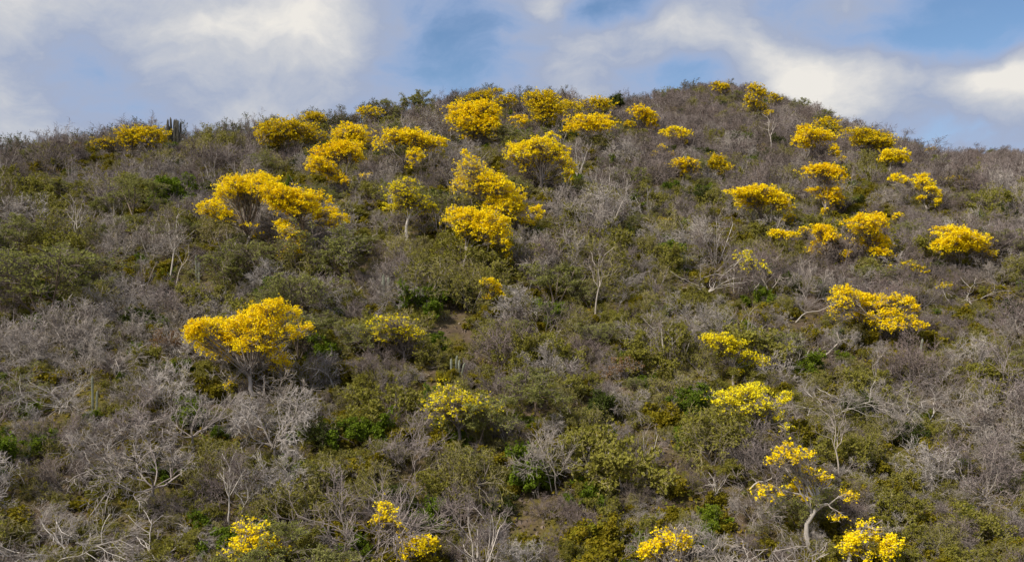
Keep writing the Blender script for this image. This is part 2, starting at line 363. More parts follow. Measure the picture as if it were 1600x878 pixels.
def layered_tree(seed, leaf, n=3, h=2.0, spread=1.9, nl=9, wood='bark_brown', dens=1.0):
    """flat-topped, wind-drawn crown of feathery sprays on leaning limbs"""
    rng = np.random.default_rng(seed); tg = Geo(); cg = Geo()
    P, R = base_stems(rng, n, h * 1.05, 38, .036, curl=.14, up=.03); butt(tg, rng, .06); tg.tubes(rng, P, R, 6)
    P1, R1 = spawn(rng, P, R, 6, .4, 1, (50, 14), spread / h * .75, 6, .14, -.005, minr=.010)
    P2, R2 = spawn(rng, P1, R1, 7, .2, 1, (38, 12), .5, 5, .12, -.01, minr=.008)
    P3, R3 = spawn(rng, P2, R2, 6, .15, 1, (40, 14), .5, 3, .15, -.02, minr=.006)
    for A in (P1, P2, P3): A[..., 2] = np.where(A[..., 2] > h, h + (A[..., 2] - h) * .6, A[..., 2])
    tg.tubes(rng, P1, R1, 4); cg.tubes(rng, P2, R2, 3); cg.tubes(rng, P3, R3, 3)
    t = rng.random((len(P3), nl, 1)); C = P3[:, :1] * (1 - t) + P3[:, -1:] * t + rng.normal(size=(len(P3), nl, 3)) * [.07, .07, .03]
    k = rng.random(len(P3)) < dens; C = C[k]
    cl = np.repeat(rng.random(len(P3))[k], nl)
    cg.leaves(rng, C.reshape(-1, 3), .05, 1, np.clip(cl * .6 + .4 * rng.random(len(cl)), 0, 1), up=.9, aspect=.45)
    return plant_meshes('tree', wood, ['twig_mauve', leaf], tg, cg)

def bare_tree(seed, h=3.2, trunk=1.1, limbs=5, wood='bark_pale', twig='twig_mauve', open_=45, lean=(0, 0), r0=.10, m=(5, 5, 5), droop=.02, ratio=(.6, .6, .6), tw=.0042):
    """leafless tree with a pale trunk, crooked limbs and a cloud of fine twigs"""
    rng = np.random.default_rng(seed); tg = Geo(); cg = Geo()
    d = np.array([[lean[0], lean[1], 1.0]])
    T = walk(rng, np.array([[0, 0, -.35]]), d, trunk + .35, 6, .10, .06); RT = r0 * np.linspace(1.35, .8, 6)[None]
    tg.tubes(rng, T, RT, 8)
    end = T[:, -1]; az = np.arange(limbs) / limbs * 2 * math.pi + rng.random(limbs); a = np.radians(open_ * (.5 + .7 * rng.random(limbs)))
    dd = np.stack([np.sin(a) * np.cos(az) + lean[0] * .4, np.sin(a) * np.sin(az) + lean[1] * .4, np.cos(a)], 1)
    P = walk(rng, np.repeat(end - [[0, 0, .08]], limbs, 0), dd, (h - trunk) * (.9 + .4 * rng.random(limbs)), 7, .2, .04)
    R = r0 * .62 * np.linspace(1, .35, 7)[None] * (.7 + .5 * rng.random((limbs, 1))); tg.tubes(rng, P, R, 6)
    P1, R1 = spawn(rng, P, R, m[0], .25, 1, (42, 12), ratio[0], 6, .22, .03, minr=.014); tg.tubes(rng, P1, R1, 5)
    P2, R2 = spawn(rng, P1, R1, m[1], .2, 1, (42, 14), ratio[1], 5, .22, .01, minr=.006); cg.tubes(rng, P2, R2, 3)
    P3, R3 = spawn(rng, P2, R2, m[2], .15, 1, (45, 16), ratio[2], 4, .24, -droop, minr=tw); cg.tubes(rng, P3, R3, 3)
    return plant_meshes('tree', wood, [twig], tg, cg)

PROTO = {}       # name -> dict(trunk, crown, w (half width), h)
def reg(name, meshes):
    t, c = meshes
    co = np.zeros(len(c.vertices) * 3, np.float32); c.vertices.foreach_get('co', co); co = co.reshape(-1, 3)
    PROTO[name] = dict(trunk=t, crown=c, w=float(np.percentile(np.abs(co[:, :2]), 95)), h=float(np.percentile(co[:, 2], 98)))
for i in range(5): reg(f'dome{i}', bare_shrub(10 + i, n=6 + i % 3, ln=1.55, spread=66, m=(6, 6, 6), r0=.022))
for i in range(3): reg(f'twiggy{i}', bare_shrub(30 + i, n=5, ln=1.5, spread=58, m=(6, 7, 7), wood='bark_grey', twig='twig_silver', curl=.26, r0=.022, tw=.0052))
for i in range(3): reg(f'upright{i}', bare_shrub(20 + i, n=5, ln=2.5, spread=28, m=(5, 5, 5), wood='bark_pale', twig='twig_mauve', ratio=(.42, .5, .55), up=.12, curl=.15, r0=.024))
for i in range(2): reg(f'brush{i}', bare_shrub(40 + i, n=9, ln=1.5, spread=80, m=(5, 6, 6), wood='bark_grey', twig='twig_silver', up=.0, curl=.24, r0=.02))
for i in range(2): reg(f'wind{i}', bare_shrub(50 + i, n=5, ln=1.8, spread=40, m=(5, 5, 5), wood='bark_brown', twig='bark_brown', side=np.array([.10, .02, 0]), leaf='leaf_dark', nleaf=1, r0=.03))
for i in range(4): reg(f'olive{i}', bare_shrub(60 + i, n=6, ln=1.4, spread=64, m=(5, 5, 5), wood='bark_grey', twig='bark_lichen', leaf='leaf_olive', nleaf=4, lsize=.055, r0=.026))
for i in range(3): reg(f'lichen{i}', bare_shrub(65 + i, n=7, ln=1.4, spread=66, m=(5, 6, 5), wood='bark_grey', twig='bark_lichen', leaf='leaf_olive', nleaf=1, lsize=.05, r0=.026))
for i in range(3): reg(f'vivid{i}', leafy_shrub(70 + i, 'leaf_vivid', n=7, ln=1.15, spread=66, m=(5, 5, 5), nleaf=7, lsize=.06))
for i in range(2): reg(f'dark{i}', leafy_shrub(76 + i, 'leaf_dark', n=6, ln=1.3, spread=55, nleaf=6, lsize=.055))
for i in range(2): reg(f'acacia{i}', layered_tree(80 + i, 'leaf_acacia', n=3, h=2.1, nl=10, dens=.8))
for i in range(2): reg(f'strawtop{i}', layered_tree(84 + i, 'leaf_acacia', n=4, h=1.5, dens=.4, spread=1.8))
for i in range(3): reg(f'moss{i}', leafy_shrub(90 + i, 'leaf_moss', n=8, ln=.62, spread=78, m=(4, 4, 5), nleaf=7, lsize=.055))
reg('rust0', leafy_shrub(95, 'leaf_rust', n=5, ln=1.5, spread=45, m=(5, 5, 5), nleaf=2, lsize=.05, wood='bark_grey', twig='bark_grey'))
reg('broad0', bare_tree(101, h=3.6, trunk=.7, limbs=7, open_=62, m=(6, 6, 7), r0=.065, twig='twig_silver'))
reg('broad1', bare_tree(102, h=3.0, trunk=.7, limbs=6, open_=66, m=(6, 6, 7), lean=(.35, 0), r0=.06))
reg('crook0', bare_tree(103, h=2.4, trunk=1.0, limbs=4, open_=60, m=(5, 5, 6), lean=(.4, .1), r0=.055))
reg('slim0', bare_tree(104, h=3.8, trunk=2.0, limbs=4, open_=28, m=(4, 5, 5), r0=.05, lean=(-.12, 0)))
reg('slim1', bare_tree(105, h=3.9, trunk=2.1, limbs=3, open_=30, m=(4, 5, 4), r0=.05, lean=(.3, 0)))
reg('weep0', bare_tree(106, h=2.3, trunk=.7, limbs=7, open_=72, m=(5, 6, 7), droop=.16, wood='bark_grey', twig='twig_silver', r0=.05))

# ------------------------------------------------------------------ yellow flowering trees
# phrase | base pixel | blossom style | clumps (px, py, rx, ry, density) read off the photograph and stood on the slope
YT = [
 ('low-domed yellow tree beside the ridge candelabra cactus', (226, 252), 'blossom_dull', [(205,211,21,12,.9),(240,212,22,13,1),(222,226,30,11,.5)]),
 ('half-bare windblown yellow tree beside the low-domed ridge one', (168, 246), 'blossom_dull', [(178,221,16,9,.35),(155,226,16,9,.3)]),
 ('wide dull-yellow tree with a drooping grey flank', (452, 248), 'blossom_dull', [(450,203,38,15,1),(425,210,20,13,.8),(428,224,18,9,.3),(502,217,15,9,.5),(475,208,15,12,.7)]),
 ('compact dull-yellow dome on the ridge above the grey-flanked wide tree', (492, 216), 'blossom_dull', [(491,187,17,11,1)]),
 ('round yellow tree tucked behind the tiered yellow one', (552, 248), 'blossom', [(548,207,24,12,.9),(562,220,16,10,.9),(535,217,14,9,.8)]),
 ('bright tiered yellow tree stepping down to a loose hem', (545, 306), 'blossom', [(543,229,24,10,1),(520,240,28,13,1),(500,257,20,10,1),(555,246,14,9,.8),(525,274,14,9,.8),(572,275,11,4,.6),(540,285,9,5,.6),(505,268,16,8,.6)]),
 ('small rounded yellow tree nested in ridge scrub', (578, 206), 'blossom_dull', [(577,177,18,9,.8)]),
 ('wide yellow tree with one side bare and grey', (628, 282), 'blossom', [(610,214,22,12,.5),(640,213,24,12,.9),(660,222,20,12,.9),(685,226,13,11,.9),(650,243,11,12,.7),(592,230,12,11,.4),(637,262,5,6,.4)]),
 ('big rounded golden tree with dark hollow centre', (745, 236), 'blossom', [(725,175,25,14,1),(758,171,22,13,1),(712,192,14,10,.9),(770,194,13,16,1),(745,200,18,13,.8),(728,217,8,5,.7),(768,217,8,8,.7)]),
 ('dull yellow tree peeping over the golden round one', (772, 184), 'blossom_dull', [(752,152,15,8,.8),(776,142,9,4,.7),(790,160,17,10,.8),(732,159,16,7,.7)]),
 ('small loose yellow tree just below the ridge top', (812, 216), 'blossom', [(811,188,13,8,.8)]),
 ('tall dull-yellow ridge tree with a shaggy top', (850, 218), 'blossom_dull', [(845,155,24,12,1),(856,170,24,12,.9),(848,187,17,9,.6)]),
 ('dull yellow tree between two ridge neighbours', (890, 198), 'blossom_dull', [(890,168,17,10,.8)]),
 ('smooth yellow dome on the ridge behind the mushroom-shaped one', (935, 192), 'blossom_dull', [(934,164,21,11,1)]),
 ('mushroom-shaped golden tree with dense even crown', (915, 243), 'blossom', [(922,189,34,9,1),(898,202,16,7,.9),(946,198,15,8,1),(920,199,16,7,.7)]),
 ('open yellow tree on a thick forked grey trunk', (849, 314), 'blossom', [(815,232,22,10,.9),(845,228,24,12,.8),(868,240,22,12,.8),(886,262,13,11,.7),(800,245,14,11,.5),(860,215,14,9,.35),(850,278,6,6,.8),(888,280,5,6,.7),(840,250,20,9,.6),(825,264,14,9,.35)]),
 ('tall yellow tree above the twin-trunked one', (790, 378), 'blossom', [(735,265,24,18,.55),(725,293,21,16,.6),(765,285,20,17,.65),(790,305,27,18,.8),(800,328,24,15,.8),(775,325,20,16,.7),(835,333,10,13,.8),(825,346,12,7,.7),(728,242,5,7,.7)]),
 ('full yellow tree on slender twin pale trunks', (718, 428), 'blossom', [(715,338,21,16,.9),(740,345,24,18,.85),(770,350,24,20,.85),(780,375,16,16,.8),(750,374,28,16,.8),(794,402,5,14,.7)]),
 ('thin yellow tree on a single slim pale trunk', (644, 390), 'blossom_pale', [(625,300,24,12,.5),(615,325,15,7,.7),(645,318,24,12,.35),(672,325,11,8,.6),(632,286,18,7,.35)]),
 ('broad yellow tree with dark forked trunk and one low arm', (386, 410), 'blossom', [(365,287,20,12,1),(355,298,18,10,.9),(400,284,24,12,1),(417,284,18,10,1),(395,299,24,12,1),(380,311,16,9,.6),(412,310,13,11,.7),(331,324,19,10,.85),(322,333,13,7,.8),(355,337,14,9,.8),(341,316,11,7,.7),(390,354,14,7,.2),(405,367,15,6,.25)]),
 ('flat-sided yellow tree touching its broad dark-trunked neighbour', (477, 424), 'blossom', [(455,309,24,15,1),(432,308,18,14,.9),(424,298,18,13,1),(440,324,15,11,.7),(488,315,25,15,1),(472,329,28,13,.9),(510,335,21,12,.9),(530,341,13,7,.9),(515,351,18,7,.6)]),
 ('small bright yellow tree under the pair of broad crowns', (454, 430), 'blossom', [(440,352,11,8,.9),(455,364,17,9,.9),(466,375,11,9,.9),(455,394,16,9,.8),(435,402,7,4,.6),(465,405,5,4,.5)]),
 ('large brilliant yellow tree with wide cloud crown, brightest on the slope', (397, 628), 'blossom', [(304,514,14,12,1),(320,508,19,12,1),(345,515,23,16,1),(312,533,20,13,1),(345,545,24,14,1),(380,505,24,16,1),(405,490,19,16,.95),(425,480,23,11,.95),(445,494,24,16,.85),(410,520,28,18,1),(440,520,28,16,.9),(480,515,10,11,.8),(390,540,24,12,.9),(365,559,14,9,.9),(436,570,19,11,.9),(426,550,19,11,.8),(357,600,5,5,.4)]),
 ('little yellow tree beside a dark green bush', (768, 494), 'blossom', [(762,440,11,6,.9),(776,452,9,7,.9),(780,465,7,6,.8),(765,464,8,6,.4)]),
 ('thinly flowered yellow tree on a leaning stem', (637, 572), 'blossom_pale', [(612,504,28,12,.5),(590,524,23,11,.4),(625,524,24,13,.5),(650,524,11,9,.5),(655,548,15,8,.6)]),
 ('sparse yellow tree tangled in grey twigs mid slope', (716, 716), 'blossom_pale', [(700,610,21,11,.4),(680,634,21,13,.4),(710,630,27,17,.42),(735,640,18,17,.4),(771,640,13,8,.6),(700,660,20,13,.3),(748,626,20,11,.2),(762,662,18,14,.08)]),
 ('yellow tree low on slope below two white stems', (396, 920), 'blossom', [(386,828,24,18,.3),(400,850,28,13,.65),(370,860,20,10,.5),(416,861,19,10,.75),(440,863,9,8,.5),(395,875,28,10,.6)]),
 ('two-tiered loose yellow tree at the foot of slope', (634, 915), 'blossom', [(603,798,18,11,.5),(608,814,18,7,.5),(590,814,9,8,.5),(622,822,8,6,.5),(645,855,19,13,.85),(665,852,17,10,.6),(632,838,9,8,.4),(650,872,22,8,.7)]),
 ('yellow tree mixed with pale grey twigs at slope foot', (1050, 918), 'blossom', [(1040,838,17,9,.55),(1065,850,13,8,.65),(1045,851,19,8,.7),(1010,862,17,8,.7),(1075,836,11,8,.25),(1040,870,22,8,.5)]),
 ('scattered yellow tree on a curved white trunk', (1278, 866), 'blossom', [(1225,714,21,11,.5),(1214,722,14,9,.5),(1254,714,20,11,.45),(1265,744,24,13,.25),(1246,764,14,12,.6),(1260,776,11,12,.6),(1203,770,21,11,.6),(1326,776,16,9,.6),(1310,809,18,5,.4),(1290,750,14,10,.5),(1236,700,18,7,.4)]),
 ('small yellow spray tree downhill of the curved white trunk', (1346, 918), 'blossom', [(1352,840,21,8,.8),(1331,856,13,10,.7),(1364,824,18,9,.25),(1345,868,20,8,.5)]),
 ('slim yellow tree at the foot beside the spray tree', (1392, 922), 'blossom', [(1393,853,13,13,.85),(1388,868,14,8,.7)]),
 ('yellow tree of two separate tufts above the spreading one', (1146, 604), 'blossom_pale', [(1120,532,19,9,.9),(1145,540,19,11,.8),(1156,550,11,8,.5),(1130,555,10,6,.4),(1185,565,19,7,.9),(1156,582,6,4,.8)]),
 ('spreading yellow tree beside a glossy green bush', (1190, 696), 'blossom_pale', [(1130,622,19,9,.7),(1160,618,24,12,.9),(1180,611,17,11,.9),(1180,640,21,11,.6),(1226,620,11,8,.8),(1205,645,19,13,.35),(1232,670,8,7,.5),(1150,640,19,7,.4)]),
 ('wide patchy yellow tree in open mauve scrub', (1385, 548), 'blossom', [(1320,460,23,12,.8),(1350,469,24,11,.9),(1310,485,14,13,.45),(1365,489,29,12,.85),(1395,470,24,13,.45),(1420,476,14,13,.65),(1400,500,28,12,.85),(1431,508,13,6,.85),(1390,510,19,7,.8)]),
 ('dense domed yellow tree above a white-limbed bare tree', (1502, 432), 'blossom', [(1488,362,27,9,1),(1474,385,17,10,1),(1510,374,30,11,1),(1535,388,17,9,1),(1490,384,25,10,.9),(1548,396,7,5,.9)]),
 ('umbrella-crowned yellow tree on bent dark limbs', (1192, 372), 'blossom', [(1160,303,21,9,1),(1190,299,24,9,1),(1215,312,19,9,1),(1175,317,24,9,.9),(1226,325,11,9,.8),(1232,342,11,8,.7)]),
 ('low flat yellow tree under the umbrella-crowned one', (1224, 396), 'blossom', [(1226,367,20,6,1),(1209,364,7,5,.9)]),
 ('ragged yellow tree with hanging tufts', (1290, 420), 'blossom', [(1280,359,13,9,.9),(1290,370,13,15,.9),(1275,392,17,6,.8),(1306,370,9,5,.5),(1321,398,8,8,.7),(1256,358,7,5,.6)]),
 ('two-storey yellow tree beside the ragged one', (1362, 430), 'blossom', [(1348,349,26,12,1),(1367,346,19,11,1),(1360,374,21,13,.9),(1371,392,13,9,.9),(1386,385,9,7,.8),(1390,399,9,4,.6)]),
 ('yellow tree in two clouds over bare slim stems', (1290, 348), 'blossom', [(1275,269,23,10,.9),(1291,265,18,9,.9),(1306,275,13,11,.9),(1280,299,18,6,.9),(1305,315,13,9,.9),(1308,298,8,6,.8),(1288,330,6,4,.8),(1294,307,11,6,.8)]),
 ('arching yellow tree with one trailing arm', (1276, 264), 'blossom', [(1256,205,13,9,.9),(1276,212,21,9,.9),(1245,222,9,8,1),(1263,230,9,6,.9),(1290,216,13,8,.9),(1303,236,6,9,.9),(1307,250,6,5,.9),(1317,249,4,4,.9)]),
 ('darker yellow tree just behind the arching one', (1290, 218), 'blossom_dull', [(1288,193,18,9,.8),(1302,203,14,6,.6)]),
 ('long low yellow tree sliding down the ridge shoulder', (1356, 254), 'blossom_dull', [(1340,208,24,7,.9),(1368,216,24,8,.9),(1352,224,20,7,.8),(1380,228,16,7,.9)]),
 ('tilted yellow tree on a thin pale stem at shoulder', (1389, 274), 'blossom', [(1396,240,19,7,1),(1386,249,16,6,1),(1408,250,10,5,1)]),
 ('zigzag yellow tree of small tufts in mauve scrub', (1440, 334), 'blossom', [(1402,278,11,6,.9),(1415,283,6,4,.8),(1437,279,13,7,.9),(1446,291,14,7,.9),(1463,302,7,8,.9),(1465,315,5,5,.9),(1438,310,6,5,.9)]),
 ('faint yellow dome beside the zigzag tree', (1496, 308), 'blossom_dull', [(1490,282,15,7,.7),(1505,288,11,6,.6)]),
 ('tiny yellow tree on the low far skyline', (1452, 247), 'blossom_dull', [(1452,235,9,4,.9)]),
 ('yellow tree stepping down below the saddle', (1008, 214), 'blossom', [(1000,175,15,9,1),(1012,183,13,8,1),(1021,198,9,6,1)]),
 ('small pale yellow tuft tree beside the stepped one', (984, 217), 'blossom_dull', [(983,196,8,6,.7)]),
 ('cluster-crowned little yellow tree in dark summit scrub', (1058, 240), 'blossom', [(1053,202,9,5,1),(1072,209,11,5,1),(1052,217,9,5,1),(1070,222,4,3,.8),(1036,208,6,4,.8)]),
 ('tiny three-tuft yellow tree in summit scrub', (1033, 264), 'blossom', [(1033,231,5,5,.9),(1022,242,6,4,.9),(1048,240,4,3,.8)]),
 ('thin yellow tree below the three-tuft one', (1068, 292), 'blossom', [(1058,255,13,7,.8),(1075,252,9,5,.5),(1070,269,6,6,.9),(1086,258,8,8,.3),(1088,270,3,3,.7)]),
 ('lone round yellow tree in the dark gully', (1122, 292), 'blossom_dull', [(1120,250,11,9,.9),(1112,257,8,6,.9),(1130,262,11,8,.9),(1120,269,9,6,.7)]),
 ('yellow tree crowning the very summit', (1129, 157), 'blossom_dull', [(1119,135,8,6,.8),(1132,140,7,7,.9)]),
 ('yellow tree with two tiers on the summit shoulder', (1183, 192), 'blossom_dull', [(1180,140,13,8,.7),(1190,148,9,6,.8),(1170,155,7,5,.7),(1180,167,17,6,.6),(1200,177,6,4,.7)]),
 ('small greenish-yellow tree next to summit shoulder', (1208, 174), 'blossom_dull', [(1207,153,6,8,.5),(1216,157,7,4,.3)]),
 ('fading yellow tree behind the broad grey bare tree', (1176, 468), 'blossom_pale', [(1165,400,15,8,.45),(1180,420,19,12,.22)]),
 ('faded low yellow tree above the patchy wide one', (1428, 452), 'blossom_dull', [(1420,413,13,5,.5),(1441,422,9,6,.5),(1385,416,7,3,.4)]),
 ('faded yellow sprig tree beside the white-limbed bare tree', (1488, 492), 'blossom_dull', [(1475,447,11,4,.6),(1510,482,8,5,.5)]),
 ('single-tuft yellow sapling above the two-storey yellow tree', (1402, 354), 'blossom', [(1402,338,6,5,.9)]),
 ('flat yellow-green sapling in the green middle slope', (1036, 362), 'blossom_dull', [(1036,344,12,4,.4)]),
]
GUARD = []        # crowns that scrub in front must not hide: (px, py, rx, ry, depth)
LAND = []         # landmarks: (x, y, phrase)
def yellow_tree(idx, phrase, basepx, style, clumps):
    rng = np.random.default_rng(500 + idx)
    full = list(clumps)                                              # foliage that bridges neighbouring clumps
    for i, c in enumerate(clumps):
        for q in clumps[i + 1:]:
            gx, gy = abs(c[0] - q[0]), abs(c[1] - q[1])
            if gx < (c[2] + q[2]) * 1.15 and gy < (c[3] + q[3]) * 1.15 and (gx > .75 * min(c[2], q[2]) or gy > .75 * min(c[3], q[3])) and len(full) < len(clumps) * 2:
                full.append(((c[0] + q[0]) / 2, (c[1] + q[1]) / 2, (c[2] + q[2]) * .40, (c[3] + q[3]) * .42, (c[4] + q[4]) * .46))
    clumps = full
    b = ground_at(*basepx); s = b.y / F                              # metres per pixel at the tree's distance
    wide = max((max(c[0] for c in clumps) - min(c[0] for c in clumps)) * s, 1.0)
    dep = rng.uniform(-.32, .32, len(clumps)) * wide
    C = np.array([((c[0] - CX) * (b.y + d) / F - b.x, d, (HOR - c[1]) * (b.y + d) / F - b.z) for c, d in zip(clumps, dep)])
    RX = np.array([c[2] * s for c in clumps]) * (1.32 if style == 'blossom_pale' or basepx[1] > 890 else 1.2); RZ = np.array([c[3] * s for c in clumps]) * (1.28 if style == 'blossom_pale' or basepx[1] > 890 else 1.16); DN = np.array([c[4] for c in clumps])
    C[:, 2] = np.maximum(C[:, 2], .5)
    # upper clumps sit a little farther back
    for c in clumps: GUARD.append((c[0], c[1], c[2], c[3], b.y - 1.0))
    LAND.append((b.x, b.y, phrase))
    tg = Geo(); cg = Geo()
    low = C[:, 2].min(); top = C[:, 2].max()
    wsum = RX * RZ; cen = (C * wsum[:, None]).sum(0) / wsum.sum()
    hub = np.array([cen[0] * .35, cen[1] * .3, max(.45 * cen[2], min(low, cen[2] * .7))])
    r0 = .045 + .014 * top
    K = 7; t = np.linspace(0, 1, K)[:, None]
    bow = np.array([rng.normal() * .16, rng.normal() * .1, 0]) * top * .5
    if 'curved white trunk' in phrase: bow = np.array([-.5, 0, 0]); hub = np.array([.05, 0, 2.0])
    tr = np.array([0, 0, -.4]) * (1 - t) + hub * t + bow * np.sin(math.pi * t) + rng.normal(size=(K, 3)) * .05 * np.sin(math.pi * t)
    tg.tubes(rng, tr[None], (r0 * np.linspace(1.3, .75, K))[None], 8)
    if 'twin' in phrase and 'above' not in phrase:
        tr2 = tr + np.array([.55, .3, 0]) * (1 - .7 * t); tg.tubes(rng, tr2[None], (r0 * .8 * np.linspace(1.2, .7, K))[None], 8)
    # limbs: trunk top to every clump
    n = len(C); K2 = 8; tt = np.linspace(0, 1, K2)[None, :, None]
    src = tr[-1 - (np.arange(n) % 2)]
    mid = src * .55 + C * .45 + np.stack([rng.normal(size=n) * .25, rng.normal(size=n) * .25, .18 * wide * rng.random(n)], 1)
    lim = (1 - tt) ** 2 * src[:, None] + 2 * tt * (1 - tt) * mid[:, None] + tt ** 2 * C[:, None] + rng.normal(size=(n, K2, 3)) * .05 * np.sin(math.pi * tt)
    LR = r0 * .5 * np.linspace(1, .25, K2)[None] * np.clip((RX / RX.max()) ** .5, .4, 1)[:, None]
    for k in range(n):
        area = math.pi * RX[k] * RZ[k]; ryd = max(.75 * RX[k], RZ[k])
        ns = int(np.clip(area * (17 * DN[k] ** 1.3 if DN[k] >= .62 else 32 * DN[k]) * min(1, (75 / b.y) ** .5) + 3, 3, 240)); nb = int(np.clip(area * 5.0 * (1.25 - .6 * DN[k]) * (1 if b.y < 90 else .6) + 3, 4, 80))     # flowering and bare twig ends
        def pts(m, lo):
            d = unit(rng.normal(size=(m, 3))); d[:, 2] = np.where(d[:, 2] < -.6, -d[:, 2] * .6, d[:, 2])
            r = lo + (1 - lo) * rng.random((m, 1)) ** .6
            return C[k] + d * r * np.array([RX[k], ryd, RZ[k]]) * (.88 + .24 * rng.random((m, 1)))
        S = pts(ns, .35); E = np.concatenate([S, pts(nb, .5)])
        st = lim[k][rng.integers(K2 - 4, K2, len(E))]
        q = np.linspace(0, 1, 4)[None, :, None]
        tw = st[:, None] * (1 - q) + E[:, None] * q + rng.normal(size=(len(E), 4, 3)) * .10 * np.sin(math.pi * q)
        cg.tubes(rng, tw, np.broadcast_to(.022 * np.linspace(1, .4, 4), (len(E), 4)), 3, 0)
        F2, R2 = spawn(rng, tw, np.full((len(E), 4), .012), 1 if DN[k] >= .62 else 3 if b.y < 75 else 2, .35, 1, (45, 15), .4, 3, .25, .03, minr=.007); cg.tubes(rng, F2, R2, 3, 0)
        # blossom balls round each flowering twig end: full trees carry big ones, thin trees many small ones
        if DN[k] < .62: sr = rng.uniform(.07, .19, ns); per = int(np.clip(13 * (55 / b.y) ** .5, 8, 14))
        else: sr = rng.uniform(.15, .32, ns); per = int(np.clip(34 * (55 / b.y) ** .9, 12, 44))
        off = unit(rng.normal(size=(ns, per, 3))) * (rng.random((ns, per, 1)) ** .5) * sr[:, None, None] * np.array([1.1, 1.1, .8])
        B = (S[:, None] + off)
        tint = np.clip(np.repeat(rng.random(ns), per) * .55 + .45 * rng.random(ns * per), 0, 1)
        cg.leaves(rng, B.reshape(-1, 3), .052 * max(.85, (b.y / 55)) ** .7, 1, tint, up=.7, aspect=.85)
        ne = int(ns * (.8 if DN[k] >= .62 else .35)); d = unit(rng.normal(size=(ne, 3))); ED = C[k] + d * (.85 + .45 * rng.random((ne, 1)) ** 1.5) * np.array([RX[k], ryd, RZ[k]])     # loose sprays at the rim
        ED = ED[:, None] + rng.normal(size=(ne, 7, 3)) * rng.uniform(.03, .10, (ne, 1, 1)) * np.array([1.3, 1.3, .8])
        cg.leaves(rng, ED.reshape(-1, 3), .046 * max(.85, (b.y / 55)) ** .7, 1, up=.5, aspect=.8)
        # a few single blossoms strung along the bare twigs, and young leaves
        nst = int(len(F2) * .35 * DN[k]) + 1; sel = rng.integers(0, len(F2), nst)
        cg.leaves(rng, F2[sel, -1] + rng.normal(size=(nst, 3)) * .03, .07, 1)
        if style != 'blossom':
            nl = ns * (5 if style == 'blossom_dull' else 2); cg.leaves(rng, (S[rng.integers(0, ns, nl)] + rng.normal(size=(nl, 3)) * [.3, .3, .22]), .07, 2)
    wood = 'bark_brown' if 'dark' in phrase else ('bark_pale' if 'white' in phrase or 'pale' in phrase else 'bark_grey')
    root = new_obj('yellow_flowering_tree', None, None, b); root.empty_display_size = .3
    tag(root, phrase, 'tree', 'yellow flowering trees on the hillside')
    to = new_obj('trunk', tg.mesh('yellow_trunk', [wood], True), root)
    for k in range(n):
        lg = Geo(); lg.tubes(rng, lim[k:k + 1], LR[k:k + 1], 6); new_obj('limb', lg.mesh('yellow_limb', [wood], True), to)
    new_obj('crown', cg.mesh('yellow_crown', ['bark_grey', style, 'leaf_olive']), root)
for i, a in enumerate(YT): yellow_tree(i, *a)

# ------------------------------------------------------------------ placing copies of the plants
def place(proto, name, loc, rot, s, label, cat, group):
    p = PROTO[proto]
    r = new_obj(name, None, None, loc); r.empty_display_size = .3; r.rotation_euler = (0, 0, rot); r.scale = (s,) * 3
    tag(r, label, cat, group)
    t = new_obj('trunk', p['trunk'], r); c = new_obj('crown', p['crown'], r)
    if 'objs' not in p: p['objs'] = (t, c)
    return r
USED = []         # (x, y, radius) of what already stands
def stand(proto, px, py, size_px, name, label, cat, group, rot=0.0, wide=True, flat=1.0):
    """a plant whose foot is seen at a pixel, about size_px wide (or high) in the photograph"""
    b = ground_at(px, py); p = PROTO[proto]; sz = size_px * b.y / F
    s = sz / (2 * p['w'] if wide else p['h'])
    o = place(proto, name, b, rot, s, label, cat, group); o.scale.z *= flat
    USED.append((b.x, b.y, p['w'] * s * .6))
    hh = p['h'] * s * flat; GUARD.append((px, py - hh * .6 * F / b.y, p['w'] * s * F / b.y * .75, hh * .35 * F / b.y, b.y - .6))
    return o, b
G_T = 'leafless trees on the slope'
